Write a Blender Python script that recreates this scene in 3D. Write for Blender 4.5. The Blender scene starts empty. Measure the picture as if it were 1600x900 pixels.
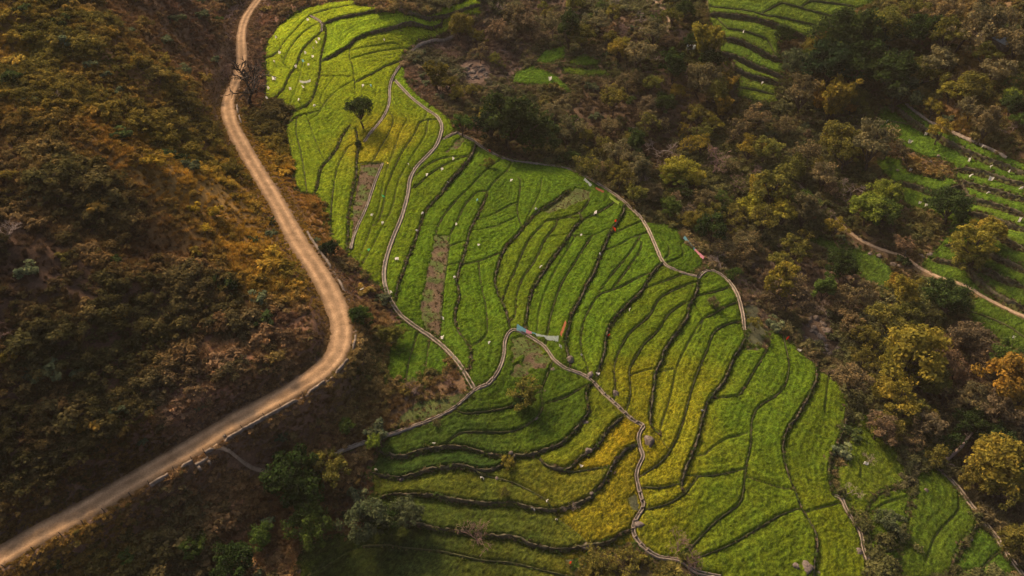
import bpy, math, random
import numpy as np
from mathutils import Vector

random.seed(7)
rng = np.random.default_rng(7)
scene = bpy.context.scene
C = scene.collection
R = math.radians

# ------------------------------------------------------------------ camera
CAM = np.array([0.0, 0.0, 110.0])
PITCH = R(40.0)
FPX = 1232.0
cam_data = bpy.data.cameras.new('camera')
cam_data.sensor_fit = 'HORIZONTAL'
cam_data.angle = 2 * math.atan(800 / FPX)
cam_data.clip_start = 1.0
cam_data.clip_end = 8000
cam = bpy.data.objects.new('camera', cam_data)
cam.location = CAM
cam.rotation_euler = (R(90) - PITCH, 0, 0)
C.objects.link(cam)
scene.camera = cam

# ------------------------------------------------------------------ sky and sun
SUN_EL = R(42.0)
SUN_AZ = R(-38.0)                      # measured from +Y towards +X
world = bpy.data.worlds.new('World')
scene.world = world
world.use_nodes = True
wn = world.node_tree
bg = wn.nodes['Background']
sky = wn.nodes.new('ShaderNodeTexSky')
sky.sky_type = 'NISHITA'
sky.sun_disc = False
sky.sun_elevation = SUN_EL
sky.sun_rotation = SUN_AZ
sky.dust_density = 7.0
sky.ozone_density = 0.0
sky.air_density = 0.7
wn.links.new(sky.outputs[0], bg.inputs[0])
bg.inputs[1].default_value = 0.125
sun_data = bpy.data.lights.new('sun', 'SUN')
sun_data.energy = 3.6
sun_data.angle = R(10.0)
sun_data.color = (1.0, 0.70, 0.40)
sun = bpy.data.objects.new('sun', sun_data)
sd = Vector((math.sin(SUN_AZ) * math.cos(SUN_EL), math.cos(SUN_AZ) * math.cos(SUN_EL), math.sin(SUN_EL)))
sun.rotation_euler = sd.to_track_quat('Z', 'Y').to_euler()
sun.location = (0, 300, 300)
C.objects.link(sun)
vs = scene.view_settings
vs.view_transform = 'Standard'
vs.look = 'None'
vs.exposure = 0.45
vs.gamma = 1.0
vs.use_curve_mapping = False
scene.cycles.max_bounces = 3
scene.cycles.diffuse_bounces = 2
scene.cycles.transmission_bounces = 2
scene.cycles.use_denoising = True
scene.cycles.volume_bounces = 0
scene.cycles.volume_step_rate = 4.0
scene.cycles.volume_max_steps = 64

# ------------------------------------------------------------------ small maths
CP, SP = math.cos(PITCH), math.sin(PITCH)


def rays(px, py):
    px = np.asarray(px, float); py = np.asarray(py, float)
    u = px - 800.0; v = 450.0 - py
    return np.stack([u, CP * FPX + SP * v, -SP * FPX + CP * v], -1)


def project(p):
    p = np.asarray(p, float) - CAM
    d = p[..., 1] * CP - p[..., 2] * SP
    v = p[..., 1] * SP + p[..., 2] * CP
    return np.stack([800 + FPX * p[..., 0] / d, 450 - FPX * v / d], -1)


def hash2(ix, iy, seed):
    h = (ix.astype(np.int64) * 374761393 + iy.astype(np.int64) * 668265263 + seed * 1442695041) & 0xFFFFFFFF
    h = ((h ^ (h >> 13)) * 1274126177) & 0xFFFFFFFF
    h = (h ^ (h >> 16)) & 0xFFFFFFFF
    return h / 4294967295.0


def vnoise(x, y, seed=0):
    x = np.asarray(x, float); y = np.asarray(y, float)
    ix = np.floor(x); iy = np.floor(y)
    fx = x - ix; fy = y - iy
    fx = fx * fx * (3 - 2 * fx); fy = fy * fy * (3 - 2 * fy)
    a = hash2(ix, iy, seed); b = hash2(ix + 1, iy, seed)
    c = hash2(ix, iy + 1, seed); d = hash2(ix + 1, iy + 1, seed)
    return (a * (1 - fx) + b * fx) * (1 - fy) + (c * (1 - fx) + d * fx) * fy


def fbm(x, y, seed=0, octv=4):
    s = 0; a = 0.5; t = 0
    for k in range(octv):
        s = s + a * vnoise(x * 2 ** k + 17.3 * k, y * 2 ** k - 9.1 * k, seed + k)
        t += a; a *= 0.5
    return s / t


def sstep(a, b, x):
    t = np.clip((np.asarray(x, float) - a) / (b - a), 0, 1)
    return t * t * (3 - 2 * t)


# ------------------------------------------------------------------ lie of the land: heights at places seen in the photograph
CTRL = [
    (0, 868, 8), (150, 785, 8.5), (300, 695, 9), (430, 625, 9.5), (520, 560, 10), (537, 510, 10.3), (510, 440, 10.8), (460, 370, 11.3),
    (415, 290, 12), (375, 220, 12.8), (355, 165, 13.5), (375, 110, 14.3), (375, 50, 15.3), (400, 0, 16.5),
    (0, 40, 45), (0, 0, 48), (100, 130, 38), (200, 250, 30), (0, 250, 36), (100, 400, 27), (0, 400, 31), (0, 550, 24), (0, 700, 15.5),
    (200, 560, 17.5), (300, 520, 17), (320, 380, 20.5), (420, 450, 14.5), (430, 540, 12.5), (200, 680, 13), (250, 100, 32), (330, 200, 19),
    (300, 0, 28), (150, 0, 40), (340, 80, 19),
    (440, 230, 10), (430, 150, 12), (410, 60, 15), (500, 370, 8.5), (560, 450, 7), (560, 530, 6.5), (470, 640, 6.5), (350, 710, 6),
    (250, 780, 4.5), (100, 880, 4), (560, 640, 3), (420, 720, 1.5), (300, 850, -1), (400, 880, -4),
    (420, 90, 14), (480, 20, 17), (560, 5, 20), (640, 20, 19), (740, 10, 17), (560, 60, 15), (660, 50, 13.5), (480, 120, 12), (560, 140, 11),
    (620, 110, 11), (490, 240, 9), (560, 250, 8.5), (640, 200, 8), (700, 190, 6.5), (540, 350, 7.5), (620, 330, 6.5), (720, 260, 5.5),
    (610, 450, 6), (700, 420, 5), (800, 300, 3.5), (900, 280, 1.5), (800, 450, 3), (740, 600, 3), (900, 400, 1.5), (860, 530, 2),
    (1000, 370, -1), (1080, 390, -3), (1000, 500, -1), (1000, 640, -1), (1150, 460, -5), (1100, 600, -4), (1200, 560, -6.5), (1200, 700, -6),
    (1290, 620, -9), (1280, 780, -8.5), (1100, 800, -5), (1000, 800, -3.5), (900, 700, -.5), (900, 820, -4), (800, 660, 0), (700, 680, .5),
    (800, 770, -3), (650, 760, -3), (700, 860, -6.5), (550, 860, -7), (1340, 850, -10.5), (1360, 700, -12), (1450, 800, -14), (1550, 890, -16),
    (745, 110, 6), (700, 60, 9), (850, 250, -1), (760, 200, 3), (960, 270, -3), (1060, 320, -6), (1180, 420, -9.5), (1270, 520, -13),
    (1350, 620, -15), (1480, 700, -16), (1600, 800, -18),
    (850, 110, 6), (820, 20, 12), (1000, 20, 16), (1000, 130, 6), (950, 200, .5), (1100, 200, -1), (1200, 0, 22), (1150, 100, 10),
    (1200, 250, -3), (1300, 330, -6), (1300, 130, 7), (1400, 0, 24), (1400, 180, 5), (1600, 0, 30), (1600, 180, 14), (1500, 280, 2),
    (1600, 400, -1), (1450, 400, -7), (1600, 560, -9), (1450, 540, -12), (1560, 650, -13),
]
_c = np.array(CTRL, float)
_r = rays(_c[:, 0], _c[:, 1])
_t = (_c[:, 2] - CAM[2]) / _r[:, 2]
_xy = _r[:, :2] * _t[:, None] + CAM[:2]
_S = 100.0


def _kern(d2):
    return 0.5 * d2 * np.log(np.maximum(d2, 1e-12))


def _solve():
    n = len(_xy)
    p = _xy / _S
    d2 = ((p[:, None] - p[None]) ** 2).sum(-1)
    A = np.zeros((n + 3, n + 3))
    A[:n, :n] = _kern(d2) + np.eye(n) * 3e-4
    A[:n, n] = 1; A[:n, n + 1:] = p
    A[n, :n] = 1; A[n + 1:, :n] = p.T
    b = np.zeros(n + 3); b[:n] = _c[:, 2]
    return np.linalg.solve(A, b)


_w = _solve()


def base_z(x, y):
    sh = np.shape(x)
    x = np.ravel(x); y = np.ravel(y)
    # beyond the valley the land keeps the height of its rim and rolls gently
    cx = np.clip(x, -125, 175); cy = np.clip(y, 52, 285)
    out = np.empty(len(x))
    for s in range(0, len(x), 40000):
        p = np.stack([cx[s:s + 40000], cy[s:s + 40000]], -1) / _S
        d2 = ((p[:, None] - (_xy / _S)[None]) ** 2).sum(-1)
        out[s:s + 40000] = _kern(d2) @ _w[:-3] + _w[-3] + p @ _w[-2:]
    over = np.hypot(x - cx, y - cy)
    out = out + np.where(x < -125, 0.25, 0.12) * over * sstep(0, 40, over) * np.exp(-over / 500)
    return out.reshape(sh)


# coarse height table for quick lookups while laying things out
TX = np.arange(-180, 260, 2.0); TY = np.arange(20, 400, 2.0)
TZ = base_z(*np.meshgrid(TX, TY))


def table_z(x, y):
    fx = np.clip((np.asarray(x) - TX[0]) / 2.0, 0, len(TX) - 1.001); fy = np.clip((np.asarray(y) - TY[0]) / 2.0, 0, len(TY) - 1.001)
    i = fx.astype(int); j = fy.astype(int); a = fx - i; b = fy - j
    return (TZ[j, i] * (1 - a) + TZ[j, i + 1] * a) * (1 - b) + (TZ[j + 1, i] * (1 - a) + TZ[j + 1, i + 1] * a) * b


def on_land(px, py, lift=0.0):
    """places on the land seen at these points of the photograph (x, y, z)"""
    px = np.atleast_1d(np.asarray(px, float)); py = np.atleast_1d(np.asarray(py, float))
    r = rays(px, py); r = r / np.linalg.norm(r, axis=1)[:, None]
    t = np.linspace(50, 460, 821)
    P = CAM + r[:, None, :] * t[None, :, None]
    gap = P[..., 2] - table_z(P[..., 0], P[..., 1]) - np.reshape(lift, (-1, 1))
    k = np.argmax(gap < 0, axis=1)
    k = np.where(gap.min(axis=1) < 0, np.maximum(k, 1), 820)
    ii = np.arange(len(px))
    g0 = gap[ii, k - 1]; g1 = gap[ii, k]
    tt = t[k - 1] + (t[k] - t[k - 1]) * g0 / np.maximum(g0 - g1, 1e-6)
    return CAM + r * tt[:, None]


def src(o, pts):
    a = np.array(pts, float)
    k = o[2] if len(o) > 2 else 3.0
    return np.stack([o[0] + a[:, 0] / k, o[1] + a[:, 1] / k], -1)


def smooth_line(p, it=2):
    p = np.asarray(p, float)
    for _ in range(it):
        if len(p) < 3:
            break
        a = p[:-1] * .75 + p[1:] * .25; b = p[:-1] * .25 + p[1:] * .75
        q = np.empty((2 * len(a), p.shape[1])); q[0::2] = a; q[1::2] = b
        p = np.concatenate([p[:1], q, p[-1:]])
    return p


def resample(p, step):
    p = np.asarray(p, float)
    d = np.r_[0, np.cumsum(np.linalg.norm(np.diff(p[:, :2], axis=0), axis=1))]
    n = max(2, int(round(d[-1] / step)) + 1)
    s = np.linspace(0, d[-1], n)
    return np.stack([np.interp(s, d, p[:, k]) for k in range(p.shape[1])], -1)


def tangents(p):
    t = np.gradient(p[:, :2], axis=0)
    return t / np.maximum(np.linalg.norm(t, axis=1), 1e-6)[:, None]


def in_poly(x, y, poly):
    x = np.asarray(x, float); y = np.asarray(y, float)
    ins = np.zeros(x.shape, bool)
    n = len(poly)
    for i in range(n):
        x0, y0 = poly[i][:2]; x1, y1 = poly[(i + 1) % n][:2]
        if y0 == y1:
            continue
        c = ((y0 > y) != (y1 > y)) & (x < (x1 - x0) * (y - y0) / (y1 - y0) + x0)
        ins ^= c
    return ins


def line_dist(x, y, p, reach=4.0):
    """distance to a polyline, signed (+ on its right), and place along it in metres"""
    best = np.full(x.shape, (3 * reach) ** 2); sgn = np.ones(x.shape); al = np.zeros(x.shape); acc = 0.0
    xs = x[0]; ys = y[:, 0]                       # regular windows: only look near each piece
    for i in range(len(p) - 1):
        ax, ay = p[i, 0], p[i, 1]; dx, dy = p[i + 1, 0] - ax, p[i + 1, 1] - ay
        L2 = dx * dx + dy * dy
        L = math.sqrt(L2)
        if L < 1e-4:
            continue
        i0, i1 = np.searchsorted(xs, [min(ax, ax + dx) - reach, max(ax, ax + dx) + reach]); j0, j1 = np.searchsorted(ys, [min(ay, ay + dy) - reach, max(ay, ay + dy) + reach])
        if i1 > i0 and j1 > j0:
            sl = (slice(j0, j1), slice(i0, i1))
            rx = x[sl] - ax; ry = y[sl] - ay
            u = np.clip((rx * dx + ry * dy) / L2, 0, 1)
            ex = rx - u * dx; ey = ry - u * dy
            d = ex * ex + ey * ey
            m = d < best[sl]
            best[sl] = np.where(m, d, best[sl]); sgn[sl] = np.where(m, np.where(dy * ex - dx * ey < 0, -1, 1), sgn[sl]); al[sl] = np.where(m, acc + u * L, al[sl])
        acc += L
    return np.sqrt(best), sgn, al, acc

# ------------------------------------------------------------------ layout seen in the photograph (traced in tiles, three units to a pixel)
T1, T2, T3, T4 = (0, 0), (400, 0), (800, 0), (1200, 0)
T5, T6, T7, T8 = (0, 300), (400, 300), (800, 300), (1200, 300)
T9, T10, T11, T12 = (0, 600), (400, 600), (800, 600), (1200, 600)
U1, U2, U3 = (1300, 150, 4), (1300, 325, 4), (1060, 0, 4)        # finer tiles, four units to a pixel
# t: stone terrace wall, m: bund with a step, n: narrow furrow between crop beds
LINES = [
    ('m', T2, [(75, 265), (110, 240), (125, 205), (165, 160), (215, 105), (255, 72), (330, 45), (460, 22)]),
    ('m', T2, [(125, 300), (150, 240), (195, 175), (250, 130), (300, 108)]),
    ('t', T2, [(85, 470), (130, 420), (150, 360), (190, 310), (205, 250), (245, 200), (290, 165), (308, 150)]),
    ('n', T2, [(160, 490), (190, 420), (210, 340), (220, 290)]),
    ('t', T2, [(175, 520), (230, 505), (265, 470), (285, 400), (300, 340), (300, 290), (315, 220), (330, 160), (318, 110)]),
    ('t', T2, [(310, 285), (350, 270), (400, 240), (440, 215), (470, 180), (530, 160), (640, 140), (740, 122), (870, 110)]),
    ('t', T2, [(340, 105), (400, 82), (470, 72), (580, 52)]),
    ('m', T2, [(440, 215), (435, 270), (455, 310), (460, 370), (465, 440)]),
    ('m', T2, [(310, 355), (380, 358), (450, 360)]),
    ('m', T2, [(470, 385), (540, 350), (600, 315), (640, 300)]),
    ('n', T2, [(470, 270), (560, 245), (640, 235), (700, 225)]),
    ('n', T2, [(480, 228), (570, 215), (660, 205)]),
    ('t', T2, [(720, 72), (780, 86), (850, 80), (920, 65), (1000, 42), (1060, 30)]),
    ('n', T2, [(840, 85), (858, 120), (860, 155)]),
    ('m', T2, [(145, 590), (185, 548), (240, 535)]),
    ('m', T2, [(190, 560), (185, 620), (205, 690), (225, 790), (235, 880)]),
    ('m', T2, [(240, 550), (265, 620), (290, 690), (315, 745)]),
    ('t', T2, [(440, 590), (400, 640), (380, 700), (330, 760), (295, 800), (290, 870), (275, 905)]),
    ('t', T2, [(465, 600), (480, 690), (470, 760), (468, 830), (450, 905), (435, 980), (430, 1100), (425, 1180)]),
    ('m', T2, [(430, 690), (390, 760), (370, 830), (360, 900), (350, 1000), (350, 1100)]),
    ('n', T2, [(360, 370), (310, 440), (300, 480)]),
    ('n', T2, [(460, 380), (400, 410), (330, 470), (290, 540)]),
    ('m', T2, [(640, 540), (645, 570), (625, 620), (590, 680), (555, 745)]),
    ('n', T2, [(640, 480), (680, 530), (715, 560), (690, 590), (660, 660), (645, 720), (610, 800), (590, 900), (580, 970), (540, 1070), (500, 1170), (480, 1230)]),
    ('m', T2, [(850, 562), (765, 565), (750, 620), (700, 690), (660, 760), (625, 850), (605, 900), (600, 960), (570, 1050)]),
    ('n', T2, [(805, 580), (795, 640), (740, 720), (700, 790), (670, 840), (655, 900), (640, 980), (600, 1050), (560, 1130), (520, 1200), (490, 1250)]),
    ('m', T2, [(488, 765), (540, 764), (590, 764)]),
    ('n', T2, [(820, 480), (790, 560)]),
    ('m', T2, [(740, 830), (800, 775), (870, 742), (930, 735), (990, 742)]),
    ('m', T2, [(745, 880), (830, 805), (900, 765), (1010, 732)]),
    ('t', T2, [(870, 905), (900, 862), (960, 800), (1000, 750), (1022, 700)]),
    ('n', T2, [(980, 905), (1040, 840), (1100, 780), (1150, 750)]),
    ('n', T2, [(1080, 905), (1120, 850), (1180, 800)]),
    ('t', T6, [(880, 0), (840, 40), (790, 90), (770, 150), (745, 230), (715, 300), (690, 370), (665, 440), (650, 520)]),
    ('m', T6, [(980, 0), (930, 50), (880, 110), (850, 165), (842, 200)]),
    ('m', T6, [(1040, 0), (985, 50), (955, 110), (940, 150), (905, 205), (905, 270), (885, 400), (870, 550), (865, 650)]),
    ('t', T6, [(1085, 10), (1040, 110), (1000, 180), (985, 260), (960, 340), (935, 420), (960, 490), (930, 560), (935, 640), (970, 690), (1010, 725), (1005, 830)]),
    ('n', T6, [(1035, 125), (1100, 115), (1150, 85), (1200, 60)]),
    ('n', T6, [(1010, 180), (1100, 172), (1200, 130)]),
    ('m', T6, [(960, 337), (1040, 330), (1140, 292)]),
    ('n', T6, [(905, 252), (985, 236)]),
    ('n', T6, [(770, 155), (845, 158)]),
    ('m', T6, [(1045, 330), (1050, 420), (1075, 520), (1085, 600), (1080, 680)]),
    ('t', T7, [(275, -10), (200, 45), (150, 75), (100, 110), (55, 165), (20, 210), (-15, 240), (-40, 270), (-65, 340), (-85, 420), (-70, 480), (-35, 540), (-15, 620)]),
    ('n', T7, [(140, -60), (135, 0), (110, 50), (80, 110), (58, 155)]),
    ('m', T7, [(40, -60), (35, 30), (20, 80), (40, 155)]),
    ('m', T7, [(155, 140), (120, 180), (85, 215), (60, 260), (30, 330), (10, 380), (-20, 440), (-40, 500)]),
    ('m', T7, [(155, 138), (250, 122), (320, 102), (352, 60), (365, 30)]),
    ('m', T7, [(205, 160), (150, 230), (130, 280), (100, 340), (50, 400), (20, 480), (15, 590)]),
    ('t', T7, [(330, 130), (290, 170), (250, 240), (200, 300), (150, 370), (110, 430), (80, 500), (65, 600)]),
    ('m', T7, [(330, 130), (400, 102), (450, 72), (480, 50)]),
    ('n', T7, [(280, 235), (230, 320), (190, 390), (150, 480), (125, 560), (120, 630)]),
    ('m', T7, [(370, 215), (320, 290), (290, 340), (235, 420), (205, 500), (180, 580), (165, 670)]),
    ('n', T7, [(265, 205), (320, 203), (400, 205), (440, 180)]),
    ('t', T7, [(530, 60), (515, 115), (480, 165), (450, 210), (430, 260), (400, 330), (380, 390), (345, 440), (320, 500), (290, 550), (265, 610), (265, 650), (245, 690), (260, 760)]),
    ('m', T7, [(640, 190), (560, 215), (510, 250), (450, 265)]),
    ('n', T7, [(630, 130), (560, 160), (490, 185)]),
    ('m', T7, [(600, 210), (560, 280), (510, 340), (465, 390), (430, 440), (405, 475)]),
    ('m', T7, [(610, 235), (600, 280), (550, 350), (500, 420), (470, 452)]),
    ('t', T7, [(690, 345), (650, 390), (625, 440), (600, 480), (540, 530), (490, 580), (450, 640), (435, 700), (430, 770), (405, 840)]),
    ('m', T7, [(628, 390), (560, 420), (480, 460), (410, 475), (380, 520), (340, 590), (325, 650), (320, 720), (330, 770), (355, 825)]),
    ('m', T7, [(790, 390), (730, 415), (680, 430), (632, 445)]),
    ('m', T7, [(840, 430), (760, 460), (700, 490), (670, 530), (650, 580), (600, 620), (550, 660), (520, 710), (490, 770), (475, 830), (485, 900), (480, 935)]),
    ('m', T7, [(825, 520), (760, 550), (720, 590), (690, 650), (620, 710), (590, 760), (560, 810), (545, 850), (555, 900), (555, 960), (535, 1030)]),
    ('n', T7, [(700, 835), (620, 840), (560, 855)]),
    ('t', T7, [(872, 430), (855, 500), (825, 535), (825, 580), (790, 640), (750, 690), (715, 740), (695, 800), (670, 850), (665, 900), (655, 980), (640, 1040), (650, 1105)]),
    ('n', T7, [(900, 590), (865, 640), (830, 700), (790, 780), (765, 840), (757, 900), (735, 990), (700, 1090), (690, 1150)]),
    ('m', T7, [(1080, 607), (1000, 622), (940, 660), (920, 730), (880, 820), (850, 895), (820, 1010), (790, 1120), (740, 1220), (690, 1280), (605, 1330)]),
    ('m', T7, [(1062, 515), (1000, 540), (930, 582)]),
    ('m', T7, [(865, 482), (960, 470), (1012, 450)]),
    ('n', T7, [(870, 545), (900, 590), (880, 660)]),
    ('t', T7, [(1088, 690), (1080, 725), (1050, 760), (1020, 820), (990, 900), (920, 970), (890, 1060), (870, 1160), (830, 1250), (800, 1330), (790, 1375)]),
    ('m', T7, [(1210, 700), (1175, 780), (1140, 830), (1100, 905), (1060, 960)]),
    ('n', T7, [(690, 200), (740, 255), (737, 300), (708, 318)]),
    ('n', T7, [(790, 245), (812, 300), (760, 322), (712, 338)]),
    ('m', T8, [(75, 700), (100, 800), (92, 880), (60, 940), (0, 980), (-55, 1010), (-80, 1080), (-80, 1190), (-105, 1280), (-110, 1360), (-125, 1460), (-180, 1500), (-240, 1540), (-290, 1590), (-322, 1625)]),
    ('n', T7, [(1060, 905), (1130, 935), (1190, 965)]),
    ('m', T11, [(825, 423), (900, 436), (980, 425), (1088, 402)]),
    ('n', T11, [(900, 335), (950, 290), (1010, 255)]),
    ('m', T11, [(935, 792), (1020, 760), (1100, 710), (1200, 650), (1260, 612), (1340, 590)]),
    ('t', T12, [(230, -120), (228, -40), (220, 0), (190, 60), (150, 120), (130, 160), (90, 210), (65, 270), (70, 350), (95, 440), (130, 520), (150, 580), (200, 660), (230, 720), (220, 840)]),
    ('n', T12, [(290, -60), (280, 0), (270, 80), (265, 140)]),
    ('m', T12, [(-80, 440), (0, 470), (60, 490), (105, 500)]),
    ('n', T12, [(150, 600), (210, 590), (290, 570)]),
    ('t', T11, [(372, 5), (345, 30), (350, 80), (365, 130), (330, 180), (290, 220), (250, 270), (200, 295), (120, 320), (60, 340), (0, 340), (-80, 345), (-140, 322), (-270, 290), (-350, 300), (-450, 322), (-520, 350), (-600, 330)]),
    ('t', T11, [(522, 150), (470, 190), (430, 240), (400, 290), (370, 320), (300, 360), (270, 410), (180, 390), (140, 365), (125, 330)]),
    ('t', T11, [(590, 282), (530, 310), (480, 370), (450, 430), (420, 480), (375, 515)]),
    ('m', T11, [(160, -30), (130, 50), (150, 110), (110, 170), (40, 210), (0, 225), (-100, 230), (-230, 225), (-270, 250)]),
    ('m', T11, [(150, 92), (240, 72), (310, 32), (362, 8)]),
    ('t', T11, [(375, 532), (330, 548), (270, 580), (210, 600), (130, 585), (60, 580), (0, 555), (-90, 570), (-200, 555), (-300, 540), (-400, 520), (-500, 515), (-620, 530)]),
    ('m', T11, [(-160, 420), (-60, 440), (0, 462), (80, 500), (160, 546)]),
    ('t', T11, [(10, 345), (-80, 400), (-150, 410), (-240, 380), (-350, 395), (-440, 420), (-520, 450), (-610, 430)]),
    ('m', T11, [(265, 412), (350, 400), (450, 400)]),
    ('n', T11, [(230, 640), (290, 680), (332, 728)]),
    ('t', T11, [(565, 680), (540, 690), (490, 720), (430, 750), (350, 752), (270, 780), (180, 780), (80, 750), (0, 712), (-100, 720), (-240, 690), (-350, 690), (-440, 660)]),
    ('m', T11, [(250, 900), (160, 880), (80, 860), (0, 838), (-150, 830), (-270, 800), (-350, 780), (-480, 775), (-580, 755)]),
    ('n', T10, [(380, 820), (450, 772), (560, 745)]),
    ('m', T10, [(985, 142), (1100, 130), (1200, 108), (1290, 60)]),
    ('m', T11, [(615, 485), (700, 492), (790, 470)]),
    ('m', T11, [(650, 585), (740, 565), (815, 510)]),
    ('m', T6, [(700, 900), (715, 790), (740, 720), (760, 650)]),
    ('m', T6, [(795, 860), (800, 780), (815, 690)]),
    ('n', T12, [(410, 185), (460, 215), (512, 262)]),
    ('m', T12, [(655, 462), (590, 490), (520, 512), (470, 562), (452, 640)]),
    ('n', T12, [(440, 395), (430, 440)]),
    ('n', T12, [(890, 530), (900, 590), (850, 640), (790, 700), (760, 770), (740, 840)]),
    ('t', T12, [(975, 655), (955, 695), (905, 740), (865, 830), (855, 900)]),
    ('m', T12, [(1095, 780), (1040, 820), (990, 885)]),
    ('t', T12, [(335, 0), (370, 80), (360, 190), (320, 290), (275, 400), (290, 480), (305, 515)]),
    ('m', T12, [(415, 110), (390, 200), (350, 310), (312, 420), (298, 470)]),
    ('m', T12, [(655, 470), (660, 560), (640, 680), (612, 780)]),
    ('n', T12, [(490, 600), (540, 560), (620, 540)]),
    # banks of the terraces across the gully
    ('b', U1, [(360, 60), (430, 100), (490, 150), (560, 200), (640, 250), (740, 300), (860, 360), (960, 400), (1080, 440), (1220, 500)]),
    ('m', U1, [(370, 160), (420, 165), (480, 165)]),
    ('b', U1, [(780, 458), (900, 470), (1020, 500), (1100, 530), (1220, 565)]), ('b', U1, [(780, 530), (900, 570), (1000, 590), (1100, 620), (1220, 658)]),
    ('b', U1, [(850, 640), (960, 670), (1080, 700), (1220, 758)]), ('b', U1, [(840, 728), (960, 750), (1060, 790), (1140, 820), (1220, 845)]), ('b', U1, [(430, 540), (500, 560), (600, 600), (640, 610)]),
    ('m', U2, [(755, 108), (840, 100), (900, 110)]), ('b', U2, [(745, 162), (830, 158), (920, 150), (1000, 165), (1090, 200), (1150, 240), (1220, 275)]),
    ('b', U2, [(715, 232), (800, 242), (900, 260), (1000, 300), (1100, 340), (1220, 405)]), ('b', U2, [(640, 320), (760, 348), (860, 372), (980, 395), (1080, 455), (1220, 505)]),
    ('b', U2, [(900, 440), (1000, 535), (1100, 585), (1220, 640)]), ('m', U2, [(870, 650), (960, 680), (1060, 720), (1130, 760), (1220, 825)]),
    ('b', U3, [(180, 90), (280, 95), (400, 110), (520, 130), (600, 160), (700, 200), (820, 250)]), ('m', U3, [(200, 45), (330, 60), (430, 70), (540, 105), (640, 112), (760, 140), (880, 165)]),
    ('m', U3, [(640, 20), (720, 40), (800, 62), (960, 105)]), ('m', U3, [(820, 8), (950, 20), (1100, 42)]), ('m', U3, [(300, 180), (420, 200), (560, 250)]), ('b', U3, [(280, 240), (400, 265), (450, 290), (540, 340), (640, 385)]),
    ('b', U3, [(260, 330), (380, 370), (480, 420), (560, 450), (650, 485)]), ('b', U3, [(350, 430), (450, 480), (560, 500), (640, 530)]), ('m', U3, [(380, 550), (480, 565), (600, 595)]),
]
CHANNELS = [
    ('upper field channel', T2, [(930, 165), (860, 185), (800, 205), (740, 235), (700, 280), (660, 330), (635, 375), (625, 420), (628, 475), (610, 530), (575, 580), (530, 630), (508, 662)], .8),
    ('long curving channel down the middle of the fan', T2, [(650, 375), (690, 420), (740, 470), (800, 515), (850, 545), (875, 590), (865, 640), (845, 690), (800, 735), (750, 785), (720, 840), (715, 900), (700, 960), (680, 1030), (640, 1120), (610, 1210), (598, 1280), (605, 1350), (640, 1430), (690, 1490), (760, 1540), (830, 1585), (890, 1635), (940, 1690), (980, 1750), (1020, 1820)], 1.0),
    ('short branch channel at the scrub edge', T2, [(875, 652), (905, 640), (945, 620)], .8),
    ('scrub edge channel along the upper rim', T2, [(945, 625), (1000, 650), (1060, 690), (1120, 730), (1200, 757), (1320, 768), (1465, 790), (1510, 815), (1560, 840), (1610, 870), (1660, 900), (1700, 930), (1760, 975), (1820, 1040), (1850, 1100), (1880, 1170), (1905, 1235), (1970, 1270), (2065, 1302)], .85),
    ('channel along the right rim of the fan', T7, [(872, 404), (900, 375), (930, 362), (990, 395), (1040, 450), (1065, 510), (1080, 570), (1090, 650)], .85),
    ('channel hooking round below the hung cloths', T10, [(1020, 30), (1060, 15), (1095, 0), (1140, -60), (1165, -140), (1165, -210), (1202, -262), (1260, -235), (1320, -200), (1365, -165), (1395, -110), (1450, -70), (1520, -50), (1580, -10), (1610, 20), (1635, 50), (1680, 90), (1730, 140), (1780, 180), (1825, 200), (1805, 215), (1790, 250), (1800, 300), (1820, 335), (1800, 370), (1780, 420), (1790, 470), (1805, 530), (1820, 575), (1795, 610), (1770, 650), (1765, 690), (1790, 740), (1840, 790), (1900, 820), (2000, 825), (2030, 860), (2080, 892), (2180, 905)], .75),
    ('channel running down towards the dark green trees', T10, [(1020, 32), (960, 90), (900, 135), (800, 180), (700, 215), (600, 250), (500, 280), (400, 320), (360, 342)], .55),
    ('short channel beside the fallow plot', T2, [(595, 765), (570, 820), (545, 890), (520, 970), (480, 1050), (455, 1110), (445, 1170)], .7),
    ('channel at the lower right beside bushy plots', T12, [(310, 522), (345, 535), (365, 590), (410, 660), (440, 710), (445, 780), (470, 830), (472, 900)], .8),
    ('channel at the far lower right below the scrub', T12, [(790, 390), (850, 440), (910, 510), (950, 570), (1000, 630), (1060, 700), (1100, 770), (1150, 840), (1195, 900)], .9),
    ('short link channel at the top of the fan', T2, [(255, 75), (290, 95), (312, 108), (308, 150)], .7),
    ('field channel above the right terraces', T4, [(645, 490), (690, 530), (760, 580), (850, 620), (950, 665), (1060, 710), (1115, 747)], .5),
]
PATHS = [
    ('footpath', 'pale footpath crossing the far bank above the small green plot', T8, [(120, -60), (180, 0), (270, 70), (340, 150), (400, 200), (460, 240), (540, 270), (640, 300), (720, 360), (800, 400), (940, 440), (1000, 480), (1100, 530), (1210, 585)], .8),
    ('footpath', 'short earth footpath leaving the dirt road culvert', T9, [(925, 325), (1000, 330), (1070, 345), (1130, 370), (1200, 392), (1260, 402)], 1.1),
    ('footpath', 'thin trail climbing the brown scrub at the top', T3, [(670, -10), (700, 30), (735, 75), (745, 105), (725, 140), (720, 165)], 1.2),
]
ROAD = [(-60, 905), (0, 868), (60, 836), (130, 797), (200, 757), (260, 722), (300, 698), (350, 668), (400, 640), (450, 612), (490, 590), (515, 568), (530, 545), (535, 515), (528, 485), (515, 455), (495, 420), (470, 385), (450, 350), (432, 315), (415, 288), (395, 255), (375, 222), (362, 195), (355, 170), (358, 150), (370, 125), (378, 105), (377, 80), (376, 55), (382, 30), (397, 8), (415, -15), (440, -40)]
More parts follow.
